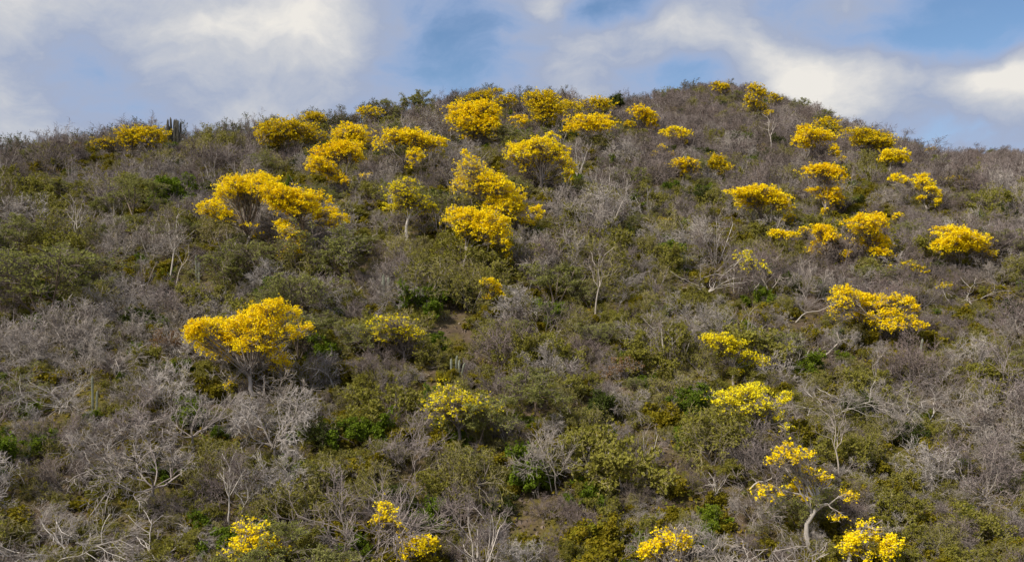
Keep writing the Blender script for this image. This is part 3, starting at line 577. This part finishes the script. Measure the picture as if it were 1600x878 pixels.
for a in [
 ('broad0', 1450, 668, 145, 'large leafless tree with fanned grey limbs and mauve twig cloud', .3),
 ('broad1', 1522, 480, 105, 'leafless tree with white branching limbs under the dense domed yellow tree', 2.0),
 ('broad1', 1098, 470, 150, 'wide feathery grey leafless tree with one pale slanting trunk', .2),
 ('crook0', 822, 458, 75, 'crooked pale leafless tree leaning over below the twin-trunked yellow tree', .1),
 ('crook0', 967, 488, 42, 'little white forked leafless tree in the green middle slope', 1.2),
 ('slim0', 268, 444, 60, 'slender white trunk, the steeper stem of a pale V', .2),
 ('slim1', 274, 446, 66, 'slender white trunk, the more slanted stem of a pale V', .0),
 ('slim0', 124, 404, 52, 'slim pale tree with thin mauve crown above the feathery green thicket', 2.4),
 ('weep0', 632, 492, 85, 'weeping silvery leafless tree with arching tangled twigs', .8),
 ('crook0', 527, 616, 75, 'white-stemmed leafless tree beside the brilliant wide yellow tree', 3.0),
 ('broad0', 1300, 662, 165, 'widest leafless grey tree with low tangled limbs', 1.9),
 ('weep0', 182, 598, 105, 'silvery bowed leafless tree above a pair of cactus columns', 2.7),
 ('slim1', 40, 775, 60, 'thin white leafless tree by a broken snag', 2.9),
 ('slim0', 357, 826, 60, 'white slim stem above the low yellow tree, straight one', .9),
 ('slim1', 371, 828, 70, 'white slim stem above the low yellow tree, forked one', .4),
 ('broad0', 1500, 800, 110, 'grey leafless tree with several stems downslope of the fanned one', 4.0),
 ('weep0', 1590, 545, 70, 'pale drooping leafless tree in the mauve scrub', .5),
 ('weep0', 1395, 700, 70, 'drooping leafless tree below the widest grey tree', 3.9),
 ('broad1', 1500, 690, 0, '', 0),
 ('weep0', 235, 800, 190, 'spreading silvery leafless tree with a dense haze of twigs', 1.1),
 ('broad0', 105, 892, 235, 'many-branched pale leafless tree at the foot of the slope', 2.2),
 ('weep0', 425, 730, 165, 'silvery leafless tree below the brilliant wide yellow tree', 5.2),
 ('broad1', 255, 885, 170, 'leafless tree with low white limbs at slope foot', 3.3),
 ('weep0', 300, 706, 130, 'bowed grey leafless tree downslope of the brilliant wide yellow tree', 4.4),
 ('crook0', 1215, 480, 75, 'grey crooked leafless tree with long bent arm', 2.6),
 ('slim0', 1313, 752, 60, 'thin bent leafless stems above the curved white trunk', 1.5),
 ('crook0', 940, 640, 0, '', 0),
 ('slim0', 930, 500, 60, 'tan slim leafless tree in the green middle slope', 5.0),
 ('weep0', 1180, 840, 105, 'tangled pale leafless tree beside the yellow tree with grey twigs', 2.0),
 ('crook0', 1110, 800, 70, 'small crooked leafless tree with a bleached bough', .7),
 ('broad0', 92, 648, 150, 'grey leafless tree behind the pair of cactus columns', .6),
 ('broad1', 900, 600, 0, '', 0),
 ('weep0', 985, 660, 85, 'tan tangled leafless tree in the middle of the green slope', 1.7),
 ('slim0', 1205, 240, 34, 'pale fanned leafless tree on the dark summit flank', 1.0),
 ('slim1', 660, 500, 0, '', 0)]:
    if a[3]: stand(a[0], a[1], a[2], a[3], 'leafless_tree', a[4], 'tree', G_T, a[5], flat=.68 if a[0] in ('broad0', 'broad1') else 1.0)
G_S = 'leafy shrubs on the slope'
for a in [
 ('vivid0', 835, 772, 76, 'dense bright green rounded shrub above the bare stony patch', 'shrub', .3),
 ('vivid1', 912, 790, 62, 'yellow-green upright shrub beside the bare stony patch', 'shrub', 2.0),
 ('vivid2', 1086, 652, 66, 'glossy deep green round bush beside the spreading yellow tree', 'shrub', 1.0),
 ('dark0', 707, 482, 50, 'dark green compact bush beside the little yellow tree', 'shrub', .0),
 ('vivid1', 660, 492, 76, 'low spreading green shrub beside the dark compact bush', 'shrub', 4.0),
 ('acacia0', 212, 352, 100, 'bright green flat-topped feathery tree with a low green shrub beside', 'tree', .4),
 ('vivid2', 268, 322, 70, 'low bright green shrub beside the flat-topped feathery tree', 'shrub', .9),
 ('strawtop1', 70, 500, 175, 'large feathery grey-green thicket tree below the slim pale tree', 'tree', 1.0),
 ('acacia0', 20, 415, 100, 'yellow-green feathery tree behind the large thicket tree', 'tree', 2.0),
 ('acacia0', 832, 665, 110, 'soft feathery olive tree mid slope', 'tree', 3.0),
 ('acacia1', 742, 706, 105, 'flat straw-green feathery tree under the sparse tangled yellow tree', 'tree', .2),
 ('strawtop0', 540, 440, 120, 'flat straw-coloured shrub below the flat-sided yellow tree', 'shrub', .6),
 ('strawtop1', 475, 500, 110, 'dome of straw-coloured twigs behind the brilliant wide yellow tree', 'shrub', 1.6),
 ('strawtop0', 350, 455, 90, 'flat straw-coloured shrub below the dark-trunked yellow tree', 'shrub', 2.6),
 ('acacia1', 870, 480, 80, 'green arching tree with pale stems in the middle slope', 'tree', 5.0),
 ('vivid0', 1265, 590, 42, 'small bright green shrub upslope of the widest bare tree', 'shrub', 3.0),
 ('vivid1', 550, 868, 54, 'bright green shrub beside the two-tiered loose yellow tree', 'shrub', 2.2),
 ('vivid0', 668, 838, 56, 'bright green shrub just above the two-tiered loose yellow tree', 'shrub', 5.0),
 ('rust0', 972, 600, 56, 'rust-orange leaved shrub on the middle slope', 'shrub', 1.0),
 ('vivid1', 1585, 770, 50, 'bright green shrub near the many-stemmed grey leafless tree', 'shrub', .2),
 ('acacia0', 1288, 196, 30, 'airy pale green tree poking above the dark yellow tree', 'tree', .2),
 ('vivid2', 65, 712, 50, 'bright green shrub below the pair of cactus columns', 'shrub', 1.3),
 ('dark1', 497, 700, 62, 'dark green shrub in the shade below the brilliant yellow tree', 'shrub', 1.8),
 ('dark0', 1420, 700, 46, 'dark green clump at the foot of the fanned bare tree', 'shrub', .8),
 ('dark1', 1330, 660, 60, 'dark green clump under the widest bare tree', 'shrub', 2.8),
 ('vivid0', 300, 672, 50, 'grey-green sprouting shrub beside the bowed grey tree', 'shrub', .1),
 ('acacia1', 650, 170, 44, 'green rounded tree on the ridge line', 'tree', .5),
 ('dark0', 963, 172, 26, 'blue-green bush in the saddle of the ridge', 'shrub', 2.4)]:
    stand(a[0], a[1], a[2], a[3], 'feathery_tree' if a[5] == 'tree' else 'leafy_shrub', a[4], a[5], 'feathery green trees' if a[5] == 'tree' else G_S, a[6])

# ------------------------------------------------------------------ cacti
def column_mesh(rng, h, r, bend, skin):
    K, S = 14, 16; t = np.linspace(0, 1, K); g = Geo(); V = []
    for k in range(K):
        rr = r * (1 if t[k] < .9 else math.sqrt(max(0.02, 1 - ((t[k] - .9) / .1) ** 2))) * (.86 + .14 * math.sin(t[k] * 9 + 1) ** 2) * (.8 + .2 * min(1, t[k] * 5))
        for q in range(S):
            an = q / S * 2 * math.pi; f = 1.0 if q % 2 == 0 else .74
            V.append((bend[0] * t[k] ** 2 + rr * f * math.cos(an), bend[1] * t[k] ** 2 + rr * f * math.sin(an), -.2 + (h + .2) * t[k]))
    i = np.arange(K - 1)[:, None] * S; q = np.arange(S)[None]; q2 = (q + 1) % S
    g.add(np.array(V), np.stack([i + q, i + q2, i + S + q2, i + S + q], -1), 0, 0.0)
    return g.mesh('cactus_stem', [skin], False)
def cactus(px, py, cols, label):
    """cols: (dx px, height px) of each column above its foot"""
    rng = np.random.default_rng(int(px)); b = ground_at(px, py); s = b.y / F
    root = new_obj('columnar_cactus', None, None, b); tag(root, label, 'cactus', 'columnar cacti')
    for dx, hh in cols:
        y = rng.uniform(-.3, .3)
        o = new_obj('stem', column_mesh(rng, hh * s, max(.07, 1.9 * s), (rng.normal() * .08, rng.normal() * .06), 'cactus_brown_backlit' if 'ridge' in label else 'cactus_skin'), root, (dx * s, y, h1(b.x + dx * s, b.y + y) - b.z))
    for dx, hh in cols: GUARD.append((px + dx, py - hh * .6, 4, hh * .45, b.y - .5))
    USED.append((b.x, b.y, .5))
cactus(273, 226, [(-9, 40), (-5, 43), (-1, 40), (3, 41), (6, 39), (10, 36), (-7, 30), (1, 30), (8, 28)], 'tall candelabra cactus of many upright stems on the ridge skyline')
cactus(146, 650, [(-5, 60), (5, 42)], 'pair of pale cactus columns among grey scrub')
cactus(602, 470, [(-2, 42), (-5, 30), (4, 34)], 'three thin cactus columns below the thin yellow tree on slim trunk')
cactus(1436, 562, [(0, 36), (3, 12)], 'single thin cactus column below the wide patchy yellow tree')
cactus(712, 590, [(-7, 30), (-1, 34), (5, 30), (9, 22)], 'grey-green cactus clump above the sparse tangled yellow tree')
cactus(308, 446, [(-2, 44), (3, 34)], 'grey-green cactus columns beside the pale V of trunks')
cactus(355, 205, [(-3, 18), (3, 14)], 'short cactus columns on the ridge near the candelabra cactus')
cactus(375, 204, [(0, 16), (3, 12)], 'stubby cactus columns on the ridge by the wide dull-yellow tree')

# ------------------------------------------------------------------ dead wood
def dead_branch(px, py, pts, r, label, name='dead_branch'):
    rng = np.random.default_rng(int(px * 3)); b = ground_at(px, py); s = b.y / F; g = Geo()
    for k, pl in enumerate(pts):
        P = np.array([(dx * s, (dy_ if dy_ else 0), dz * s) for dx, dy_, dz in pl], float)
        t = np.linspace(0, len(P) - 1, 9); P = np.stack([np.interp(t, range(len(P)), P[:, j]) for j in range(3)], 1) + rng.normal(size=(9, 3)) * .02
        g.tubes(rng, P[None], (r * (1 if k == 0 else .6) * np.linspace(1, .35, 9))[None], 6)
    o = new_obj(name, g.mesh(name, ['bark_pale'], True), None, b); tag(o, label, 'dead wood', 'bleached dead wood')
    GUARD.append((px, py - 12, 22, 14, b.y - .4))
dead_branch(1170, 768, [[(0, 0, -4), (12, -.1, 10), (38, -.2, 18), (33, -.2, 34)], [(12, 0, 10), (2, .1, 24)]], .05, 'bleached forked bough lying in scrub near the curved white trunk')
dead_branch(1285, 556, [[(0, 0, -4), (14, 0, 8), (28, .1, 22), (24, .1, 36)], [(28, .1, 22), (42, .1, 26)]], .06, 'pale crooked dead limb below the wide patchy yellow tree')
dead_branch(75, 770, [[(-8, 0, -10), (-2, 0, 8), (2, 0, 24)], [(-2, 0, 4), (8, .1, 14)]], .12, 'broken white snag with a splintered tip', 'broken_snag')
dead_branch(1240, 505, [[(0, 0, -4), (20, .2, 14), (44, .1, 18), (66, 0, 30)], [(20, .1, 14), (10, .2, 26)]], .05, 'long bleached limb beside the grey crooked tree')
dead_branch(150, 868, [[(-20, 0, -6), (0, -.3, 2), (22, -.3, 12), (40, -.2, 26)], [(0, -.2, 2), (14, -.1, -4)]], .06, 'white fallen limb at the foot of the many-branched pale tree')
dead_branch(1160, 602, [[(0, 0, 0), (16, 0, 1), (32, .1, 2)]], .05, 'short straight fallen log under the yellow tree of two tufts')

# ------------------------------------------------------------------ scrub covering the slope
SOIL = [(832, 800, 30, 40), (708, 515, 34, 24), (560, 415, 60, 16), (860, 720, 26, 20), (1210, 640, 20, 20), (1060, 720, 22, 20)]     # bare openings
ZONES = [  # px, py, rx, ry, weights added per class
 (120, 690, 250, 190, dict(dome=3.0, twiggy=6.0, brush=3.0, upright=1.5)), (420, 730, 130, 90, dict(twiggy=4, brush=1.5, dome=1.0)), (330, 480, 260, 60, dict(dome=1.6, brush=1.2, strawtop=.8)),
 (100, 430, 160, 90, dict(olive=2.0, strawtop=.8)), (950, 450, 260, 180, dict(olive=1.6, lichen=1.0, vivid=.5, moss=.6)), (960, 720, 260, 160, dict(olive=1.5, lichen=1.0, vivid=.6, moss=.9)),
 (1480, 320, 220, 150, dict(dome=6.0, brush=.8)), (1480, 600, 160, 90, dict(dome=2.5, twiggy=1.0)), (1300, 470, 200, 110, dict(dome=1.8, twiggy=.6)), (200, 270, 260, 60, dict(dome=2.5, upright=1.2, dark=.4)),
 (1100, 210, 160, 80, dict(dome=3.4, dark=.5)), (560, 320, 260, 90, dict(dome=1.2, dark=.6, moss=.6)), (1450, 760, 200, 120, dict(dome=1.4, olive=1.0, twiggy=.6)),
 (640, 650, 160, 110, dict(dark=1.0, moss=1.6, olive=.8)), (560, 800, 160, 80, dict(dark=1.3, moss=1.4, olive=.8)), (1270, 860, 200, 70, dict(moss=1.2, olive=1.0))]
BASEW = dict(dome=.9, twiggy=.55, upright=.6, brush=.5, olive=.85, lichen=1.1, vivid=.24, dark=.3, moss=1.3, strawtop=.4, acacia=.14, wind=0.0, rust=.05)
CLS = list(BASEW); VAR = {c: [p for p in PROTO if p.rstrip('0123456789') == c] for c in CLS}
KIND = dict(dome='bare', twiggy='bare', upright='bare', brush='bare', wind='bare', olive='leafy', lichen='bare', vivid='leafy', dark='leafy', moss='leafy', strawtop='leafy', acacia='leafy', rust='leafy')
ADJ = dict(dome='domed leafless shrub', twiggy='pale curly-twigged shrub', upright='upright slim-stemmed shrub', brush='low sprawling brush',
           wind='dark windswept ridge shrub', olive='dusty olive shrub', lichen='greenish lichen-twigged shrub', vivid='bright green leafy shrub', dark='dark green shrub', moss='low yellow-green shrub',
           strawtop='flat straw-coloured shrub', acacia='feathery green shrub', rust='rusty-leafed shrub')
HMAX = dict(dome=(.8, 2.0), twiggy=(.9, 2.1), upright=(.9, 1.7), brush=(.8, 1.7), wind=(.7, 1.9), olive=(.8, 1.9), lichen=(.8, 1.9), vivid=(.6, 1.2), dark=(.6, 1.3), moss=(.7, 1.5), strawtop=(.9, 1.6), acacia=(.8, 1.4), rust=(.7, 1.2))
def scatter():
    for a, b, rx, ry in SOIL[:2]: GUARD.append((a, b, rx * .8, ry * .8, ground_at(a, b).y - .5))
    rng = np.random.default_rng(77); GU = np.array(GUARD); US = np.array(USED); out = []
    step = 1.95
    ylist = []; y = 31.0
    while y < 252:
        ylist.append(y); y += step * (1 + max(0, y - 100) * .003)
    cand = []
    for y in ylist:
        half = .5 * 1600 / F * y * 1.12 + 9
        for x in np.arange(-half, half, step * (1 + max(0, y - 100) * .003)):
            cand.append((x + rng.uniform(-.6, .6), y + rng.uniform(-.6, .6)))
    cand = np.array(cand); order = rng.permutation(len(cand)); cand = cand[order]
    Yr = np.interp(cand[:, 0], _X, _R); Z = hgt(cand[:, 0], cand[:, 1])
    keep = cand[:, 1] < Yr + 7
    for (x, y), yr, z in zip(cand[keep], Yr[keep], Z[keep]):
        if y < 30: continue
        px, py = CX + F * x / y, HOR - F * z / y
        if py > 1050: continue
        w = dict(BASEW)
        for zx, zy, rx, ry, add in ZONES:
            g = math.exp(-((px - zx) / rx) ** 2 - ((py - zy) / ry) ** 2)
            for c, v in add.items(): w[c] += v * g
        if abs(yr - y) < 6: w['wind'] += 6
        if y > 100: w['moss'] *= .25; w['vivid'] *= .5
        if y > 108: w['twiggy'] *= .25; w['brush'] *= .3; w['olive'] *= .3; w['lichen'] *= .5; w['strawtop'] *= .3; w['acacia'] *= .3; w['dome'] *= 1.5
        if y > 150: w['moss'] = 0; w['upright'] *= .5
        ww = np.array([w[c] for c in CLS]); c = CLS[int(rng.choice(len(CLS), p=ww / ww.sum()))]
        # soft open patches
        patch = smooth_noise(np.array(x / 6.5 + 40), np.array(y / 7.5), 9)
        if c != 'moss' and patch > .16 and y < 105 and rng.random() < .6: c = 'moss'
        soil = any(((px - a) / rx) ** 2 + ((py - b) / ry) ** 2 < 1 for a, b, rx, ry in SOIL)
        if soil: continue
        pr = VAR[c][int(rng.integers(len(VAR[c])))]; p = PROTO[pr]
        lo, hi = HMAX[c]; s = (lo + (hi - lo) * rng.random() ** 1.4) * (1.0 if y < 90 else 1.0 - .25 * min(1, (y - 90) / 60))
        if len(US):
            if (np.hypot(US[:, 0] - x, US[:, 1] - y) < US[:, 2] + .3).any() : continue
        ok = False
        for f in (1.0, .75, .55, .4, .28):
            ss = s * f; k = F / y
            hit = False
            for dx, dz in ((0, 1.0), (-.5, .95), (.5, .95), (-.9, .75), (.9, .75), (-1, .4), (1, .4), (0, .6), (-.5, .5), (.5, .5), (0, .25)):
                qx = px + dx * p['w'] * ss * k; qy = py - dz * p['h'] * ss * k
                e = ((qx - GU[:, 0]) / (GU[:, 2] + 3)) ** 2 + ((qy - GU[:, 1]) / (GU[:, 3] + 3)) ** 2
                if ((e < 1) & (GU[:, 4] > y)).any(): hit = True; break
            if not hit: ok = True; break
        if not ok: continue
        vis = -40 < px < 1640 and -40 < py - p['h'] * ss * k * .5 < 900
        out.append((c, pr, x, y, float(z), ss, float(rng.uniform(0, 6.283)) if c != 'wind' else float(rng.normal() * .35), p['h'] * ss * p['w'] * ss * k * k if vis else 0.0))
    return out
SCRUB = scatter()
def undergrowth():
    rng = np.random.default_rng(78); GU = np.array(GUARD); out = []
    S = np.array([(a[2], a[3], PROTO[a[1]]['w'] * a[5]) for a in SCRUB])
    n = 6500; y = 32 + 82 * rng.random(n) ** 1.0; x = rng.uniform(-1, 1, n) * (.5 * 1600 / F * y * 1.1 + 4)
    cls = ['olive', 'lichen', 'moss', 'dome', 'vivid', 'brush']; pw = [.26, .22, .22, .16, .04, .10]
    for a, b in zip(x, y):
        if b > float(np.interp(a, _X, _R)) + 2: continue
        d = np.hypot(S[:, 0] - a, S[:, 1] - b)
        if (d < S[:, 2] * .5).any(): continue                      # only in the gaps between the shrubs
        z = h1(a, b); px, py = CX + F * a / b, HOR - F * z / b
        if any(((px - q) / rx) ** 2 + ((py - w) / ry) ** 2 < 1 for q, w, rx, ry in SOIL) and rng.random() < .85: continue
        c = cls[int(rng.choice(6, p=pw))]; pr = VAR[c][int(rng.integers(len(VAR[c])))]; p = PROTO[pr]
        s = rng.uniform(.32, .7) * (1.3 if c == 'moss' else 1)
        e = ((px - GU[:, 0]) / (GU[:, 2] + 1)) ** 2 + ((py - p['h'] * s * F / b - GU[:, 1]) / (GU[:, 3] + 1)) ** 2
        if ((e < 1) & (GU[:, 4] > b)).any(): continue
        out.append((pr, float(a), float(b), z, float(s), float(rng.uniform(0, 6.28))))
    return out
LX = np.array([(a, b) for a, b, _ in LAND])
SHORT = '''low-domed yellow ridge tree|half-bare windblown yellow tree|grey-flanked wide yellow tree|compact yellow ridge dome|round half-hidden yellow tree|tiered loose-hemmed yellow tree
small nested ridge yellow tree|bare-sided wide yellow tree|hollow-centred golden tree|peeping dull yellow tree|small loose ridge yellow tree|shaggy-topped yellow ridge tree|in-between dull yellow tree
smooth yellow ridge dome|mushroom-shaped golden tree|thick-forked open yellow tree|tall upper yellow tree|twin-trunked yellow tree|slim-trunked thin yellow tree|dark-forked broad yellow tree
flat-sided yellow tree|small underling yellow tree|brilliant wide yellow tree|little bush-side yellow tree|leaning-stem thin yellow tree|twig-tangled sparse yellow tree|white-stem-side low yellow tree
two-tiered foot yellow tree|grey-twigged foot yellow tree|curved-white-trunk yellow tree|yellow spray tree|slim foot yellow tree|two-tuft yellow tree|spreading pale yellow tree|patchy wide yellow tree
dense domed yellow tree|umbrella-crowned yellow tree|low flat yellow tree|ragged yellow tree|two-storey yellow tree|two-cloud yellow tree|arching yellow tree|dark backing yellow tree|long low shoulder yellow tree
tilted pale-stemmed yellow tree|zigzag yellow tree|faint yellow dome|tiny skyline yellow tree|stepped saddle yellow tree|pale yellow tuft tree|cluster-crowned yellow tree|three-tuft yellow tree
thin yellow tree below three-tuft one|lone gully yellow tree|summit yellow tree|two-tier summit-shoulder yellow tree|greenish summit-shoulder yellow tree|fading yellow tree|faded low yellow tree|faded sprig yellow tree
single-tuft yellow sapling|flat yellow-green sapling'''.replace('\n', '|').split('|')
assert len(SHORT) == len(YT), (len(SHORT), len(YT))
def size_word(s): return 'small' if s < .75 else ('mid-sized' if s < 1.1 else ('large' if s < 1.45 else 'very large'))
def relation(x, y):
    k = int(np.argmin(np.hypot(LX[:, 0] - x, LX[:, 1] - y))); dy = y - LX[k, 1]; dx = abs(x - LX[k, 0])
    d = math.hypot(dx, dy); far = 'close' if d < 3.5 else ('short way' if d < 7 else ('some way' if d < 11 else 'far'))
    rel = {'close': 'next to', 'short way': 'near', 'some way': 'some metres beside', 'far': 'far aside from'}[far] if abs(dy) < dx * .6 else ({'close': 'just ', 'short way': 'a little ', 'some way': 'well ', 'far': 'far '}[far] + ('upslope of' if dy > 0 else 'downslope of'))
    return f'{rel} the {SHORT[k]}'
rest = undergrowth()
for kind, name, group, lim in (('bare', 'leafless_shrub', 'leafless shrubs on the slope', 300), ('leafy', 'leafy_shrub', G_S, 240)):
    L = sorted([a for a in SCRUB if KIND[a[0]] == kind], key=lambda a: -a[7])
    for n, (c, pr, x, y, z, s, rot, area) in enumerate(L):
        if n < lim and area > 0:
            lb = (size_word(s) + ' ' + ADJ[c] + ' ' + relation(x, y)).split(); lb = ' '.join(lb[:16])
            place(pr, name, (x, y, z), rot, s, lb, 'shrub', group)
        else: rest.append((pr, x, y, z, s, rot))
for pr in PROTO:                                  # every kind used in the rest needs one real plant to copy from
    if 'objs' not in PROTO[pr]:
        k = next((a for a in rest if a[0] == pr), None)
        if k is None: continue
        rest.remove(k); cl = pr.rstrip('0123456789')
        place(pr, 'leafless_shrub' if KIND.get(cl) == 'bare' else 'leafy_shrub', k[1:4], k[5], k[4], ' '.join((size_word(k[4]) + ' ' + ADJ.get(cl, 'grey shrub') + ' ' + relation(k[1], k[2])).split()[:16]), 'shrub', 'leafless shrubs on the slope' if KIND.get(cl) == 'bare' else G_S)

def build_rest():
    """the remaining scrub, past what can be told apart: one object"""
    names = [p for p in PROTO if 'objs' in PROTO[p] and any(r[0] == p for r in rest)]
    pts = [r for r in rest if r[0] in names]
    me = bpy.data.meshes.new('distant_scrub'); me.from_pydata([r[1:4] for r in pts], [], [])
    for nm, ty, vals in (('pid', 'INT', [names.index(r[0]) for r in pts]), ('scl', 'FLOAT', [r[4] for r in pts]), ('rot', 'FLOAT', [r[5] for r in pts])):
        a = me.attributes.new(nm, ty, 'POINT'); a.data.foreach_set('value', vals)
    o = new_obj('distant_scrub', me); tag(o, 'dense dry scrub covering the rest of the hillside', 'scrub', None, 'stuff')
    ng = bpy.data.node_groups.new('scrub_scatter', 'GeometryNodeTree')
    ng.interface.new_socket('Geometry', in_out='INPUT', socket_type='NodeSocketGeometry'); ng.interface.new_socket('Geometry', in_out='OUTPUT', socket_type='NodeSocketGeometry')
    N = ng.nodes.new; L = ng.links.new
    gi = N('NodeGroupInput'); go = N('NodeGroupOutput'); jo = N('GeometryNodeJoinGeometry')
    def attr(n, t):
        a = N('GeometryNodeInputNamedAttribute'); a.data_type = t; a.inputs['Name'].default_value = n; return a.outputs['Attribute']
    pid, scl, rot = attr('pid', 'INT'), attr('scl', 'FLOAT'), attr('rot', 'FLOAT')
    cx = N('ShaderNodeCombineXYZ'); L(rot, cx.inputs['Z'])
    e2r = N('FunctionNodeEulerToRotation'); L(cx.outputs[0], e2r.inputs[0])
    for k, nm in enumerate(names):
        cmp = N('FunctionNodeCompare'); cmp.data_type = 'INT'; cmp.operation = 'EQUAL'
        ins = [s for s in cmp.inputs if s.type == 'INT' and s.enabled]
        L(pid, ins[0]); ins[1].default_value = k
        pj = N('GeometryNodeJoinGeometry')
        for ob in PROTO[nm]['objs']:
            oi = N('GeometryNodeObjectInfo'); oi.transform_space = 'ORIGINAL'; oi.inputs['Object'].default_value = ob; oi.inputs['As Instance'].default_value = False
            L(oi.outputs['Geometry'], pj.inputs[0])
        ip = N('GeometryNodeInstanceOnPoints'); L(gi.outputs[0], ip.inputs['Points']); L(cmp.outputs[0], ip.inputs['Selection']); L(pj.outputs[0], ip.inputs['Instance'])
        L(e2r.outputs[0], ip.inputs['Rotation']); L(scl, ip.inputs['Scale']); L(ip.outputs[0], jo.inputs[0])
    L(jo.outputs[0], go.inputs[0])
    md = o.modifiers.new('scatter', 'NODES'); md.node_group = ng
build_rest()

# ------------------------------------------------------------------ ground cover, leaf litter, loose stones
def slope_points(rng, n, y0, y1, pw=1.0):
    y = y0 + (y1 - y0) * rng.random(n) ** pw; x = rng.uniform(-1, 1, n) * (.5 * 1600 / F * y * 1.08 + 4)
    k = y < np.interp(x, _X, _R) + 3
    return x[k], y[k]
def ground_cover():
    rng = np.random.default_rng(31); x, y = slope_points(rng, 12500, 33, 130, 1.15)
    f = smooth_noise(x / 5.5, y / 6.5, 21) + .5 * smooth_noise(x / 2.0, y / 2.2, 22)
    px = CX + F * x / y; py = HOR - F * hgt(x, y) / y
    bare = np.zeros(len(x), bool)
    for a, b, rx, ry in SOIL: bare |= ((px - a) / rx) ** 2 + ((py - b) / ry) ** 2 < 1
    k = (f > -.14) & ~bare; x = x[k]; y = y[k]
    n = len(x); m = 9; sp = rng.uniform(.22, .5, n)
    dx = rng.normal(size=(n, m)) * sp[:, None] * .6; dy = rng.normal(size=(n, m)) * sp[:, None] * .6
    X = x[:, None] + dx; Yy = y[:, None] + dy; Zz = hgt(X, Yy) + rng.random((n, m)) * sp[:, None] * .85
    tint = np.clip(np.repeat(np.clip(.45 + .9 * smooth_noise(x / 7.0, y / 7.0, 23) + .25 * rng.normal(size=n), 0, 1), m) + .12 * rng.normal(size=n * m), 0, 1)
    g = Geo(); g.leaves(rng, np.stack([X, Yy, Zz], -1).reshape(-1, 3), .10, 0, tint, up=.7)
    tag(new_obj('ground_cover', g.mesh('ground_cover', ['ground_leaf'])), 'low yellow-olive leafy ground cover between the shrubs', 'ground cover', None, 'stuff')
    g = Geo(); x, y = slope_points(rng, 26000, 33, 110, 1.1)
    g.leaves(rng, np.stack([x, y, hgt(x, y) + .02 + .05 * rng.random(len(x))], -1), .085, 0, None, up=1.6)
    tag(new_obj('leaf_litter', g.mesh('leaf_litter', ['litter'])), 'dry brown leaf litter on the soil', 'leaf litter', None, 'stuff')
    g = Geo(); V = []; Q = []
    xs, ys = slope_points(rng, 500, 33, 110)
    for a, b, rx, ry in SOIL:
        for _ in range(45):
            r = math.sqrt(rng.random()); t = rng.random() * 6.283; c = ground_at(a + rx * r * math.cos(t), b + ry * r * math.sin(t)); xs = np.append(xs, c.x); ys = np.append(ys, c.y)
    cube = np.array([(-1, -1, -1), (1, -1, -1), (1, 1, -1), (-1, 1, -1), (-1, -1, 1), (1, -1, 1), (1, 1, 1), (-1, 1, 1)], float)
    cf = np.array([(0, 3, 2, 1), (4, 5, 6, 7), (0, 1, 5, 4), (1, 2, 6, 5), (2, 3, 7, 6), (3, 0, 4, 7)])
    for x, y in zip(xs, ys):
        s = .03 + .08 * rng.random() ** 2
        v = cube * (.7 + .5 * rng.random((8, 3))) * s * [1, 1, .7]; v[4:, :2] *= .6
        a = rng.random() * 6.283; R = np.array([[math.cos(a), -math.sin(a), 0], [math.sin(a), math.cos(a), 0], [0, 0, 1]])
        g.add(v @ R.T + [x, y, float(hgt(x, y)) + s * .2], cf, 0, 0.0)
    tag(new_obj('loose_stones', g.mesh('loose_stones', ['stone'])), 'loose brown stones on the bare soil patches', 'stones', None, 'stuff')
ground_cover()
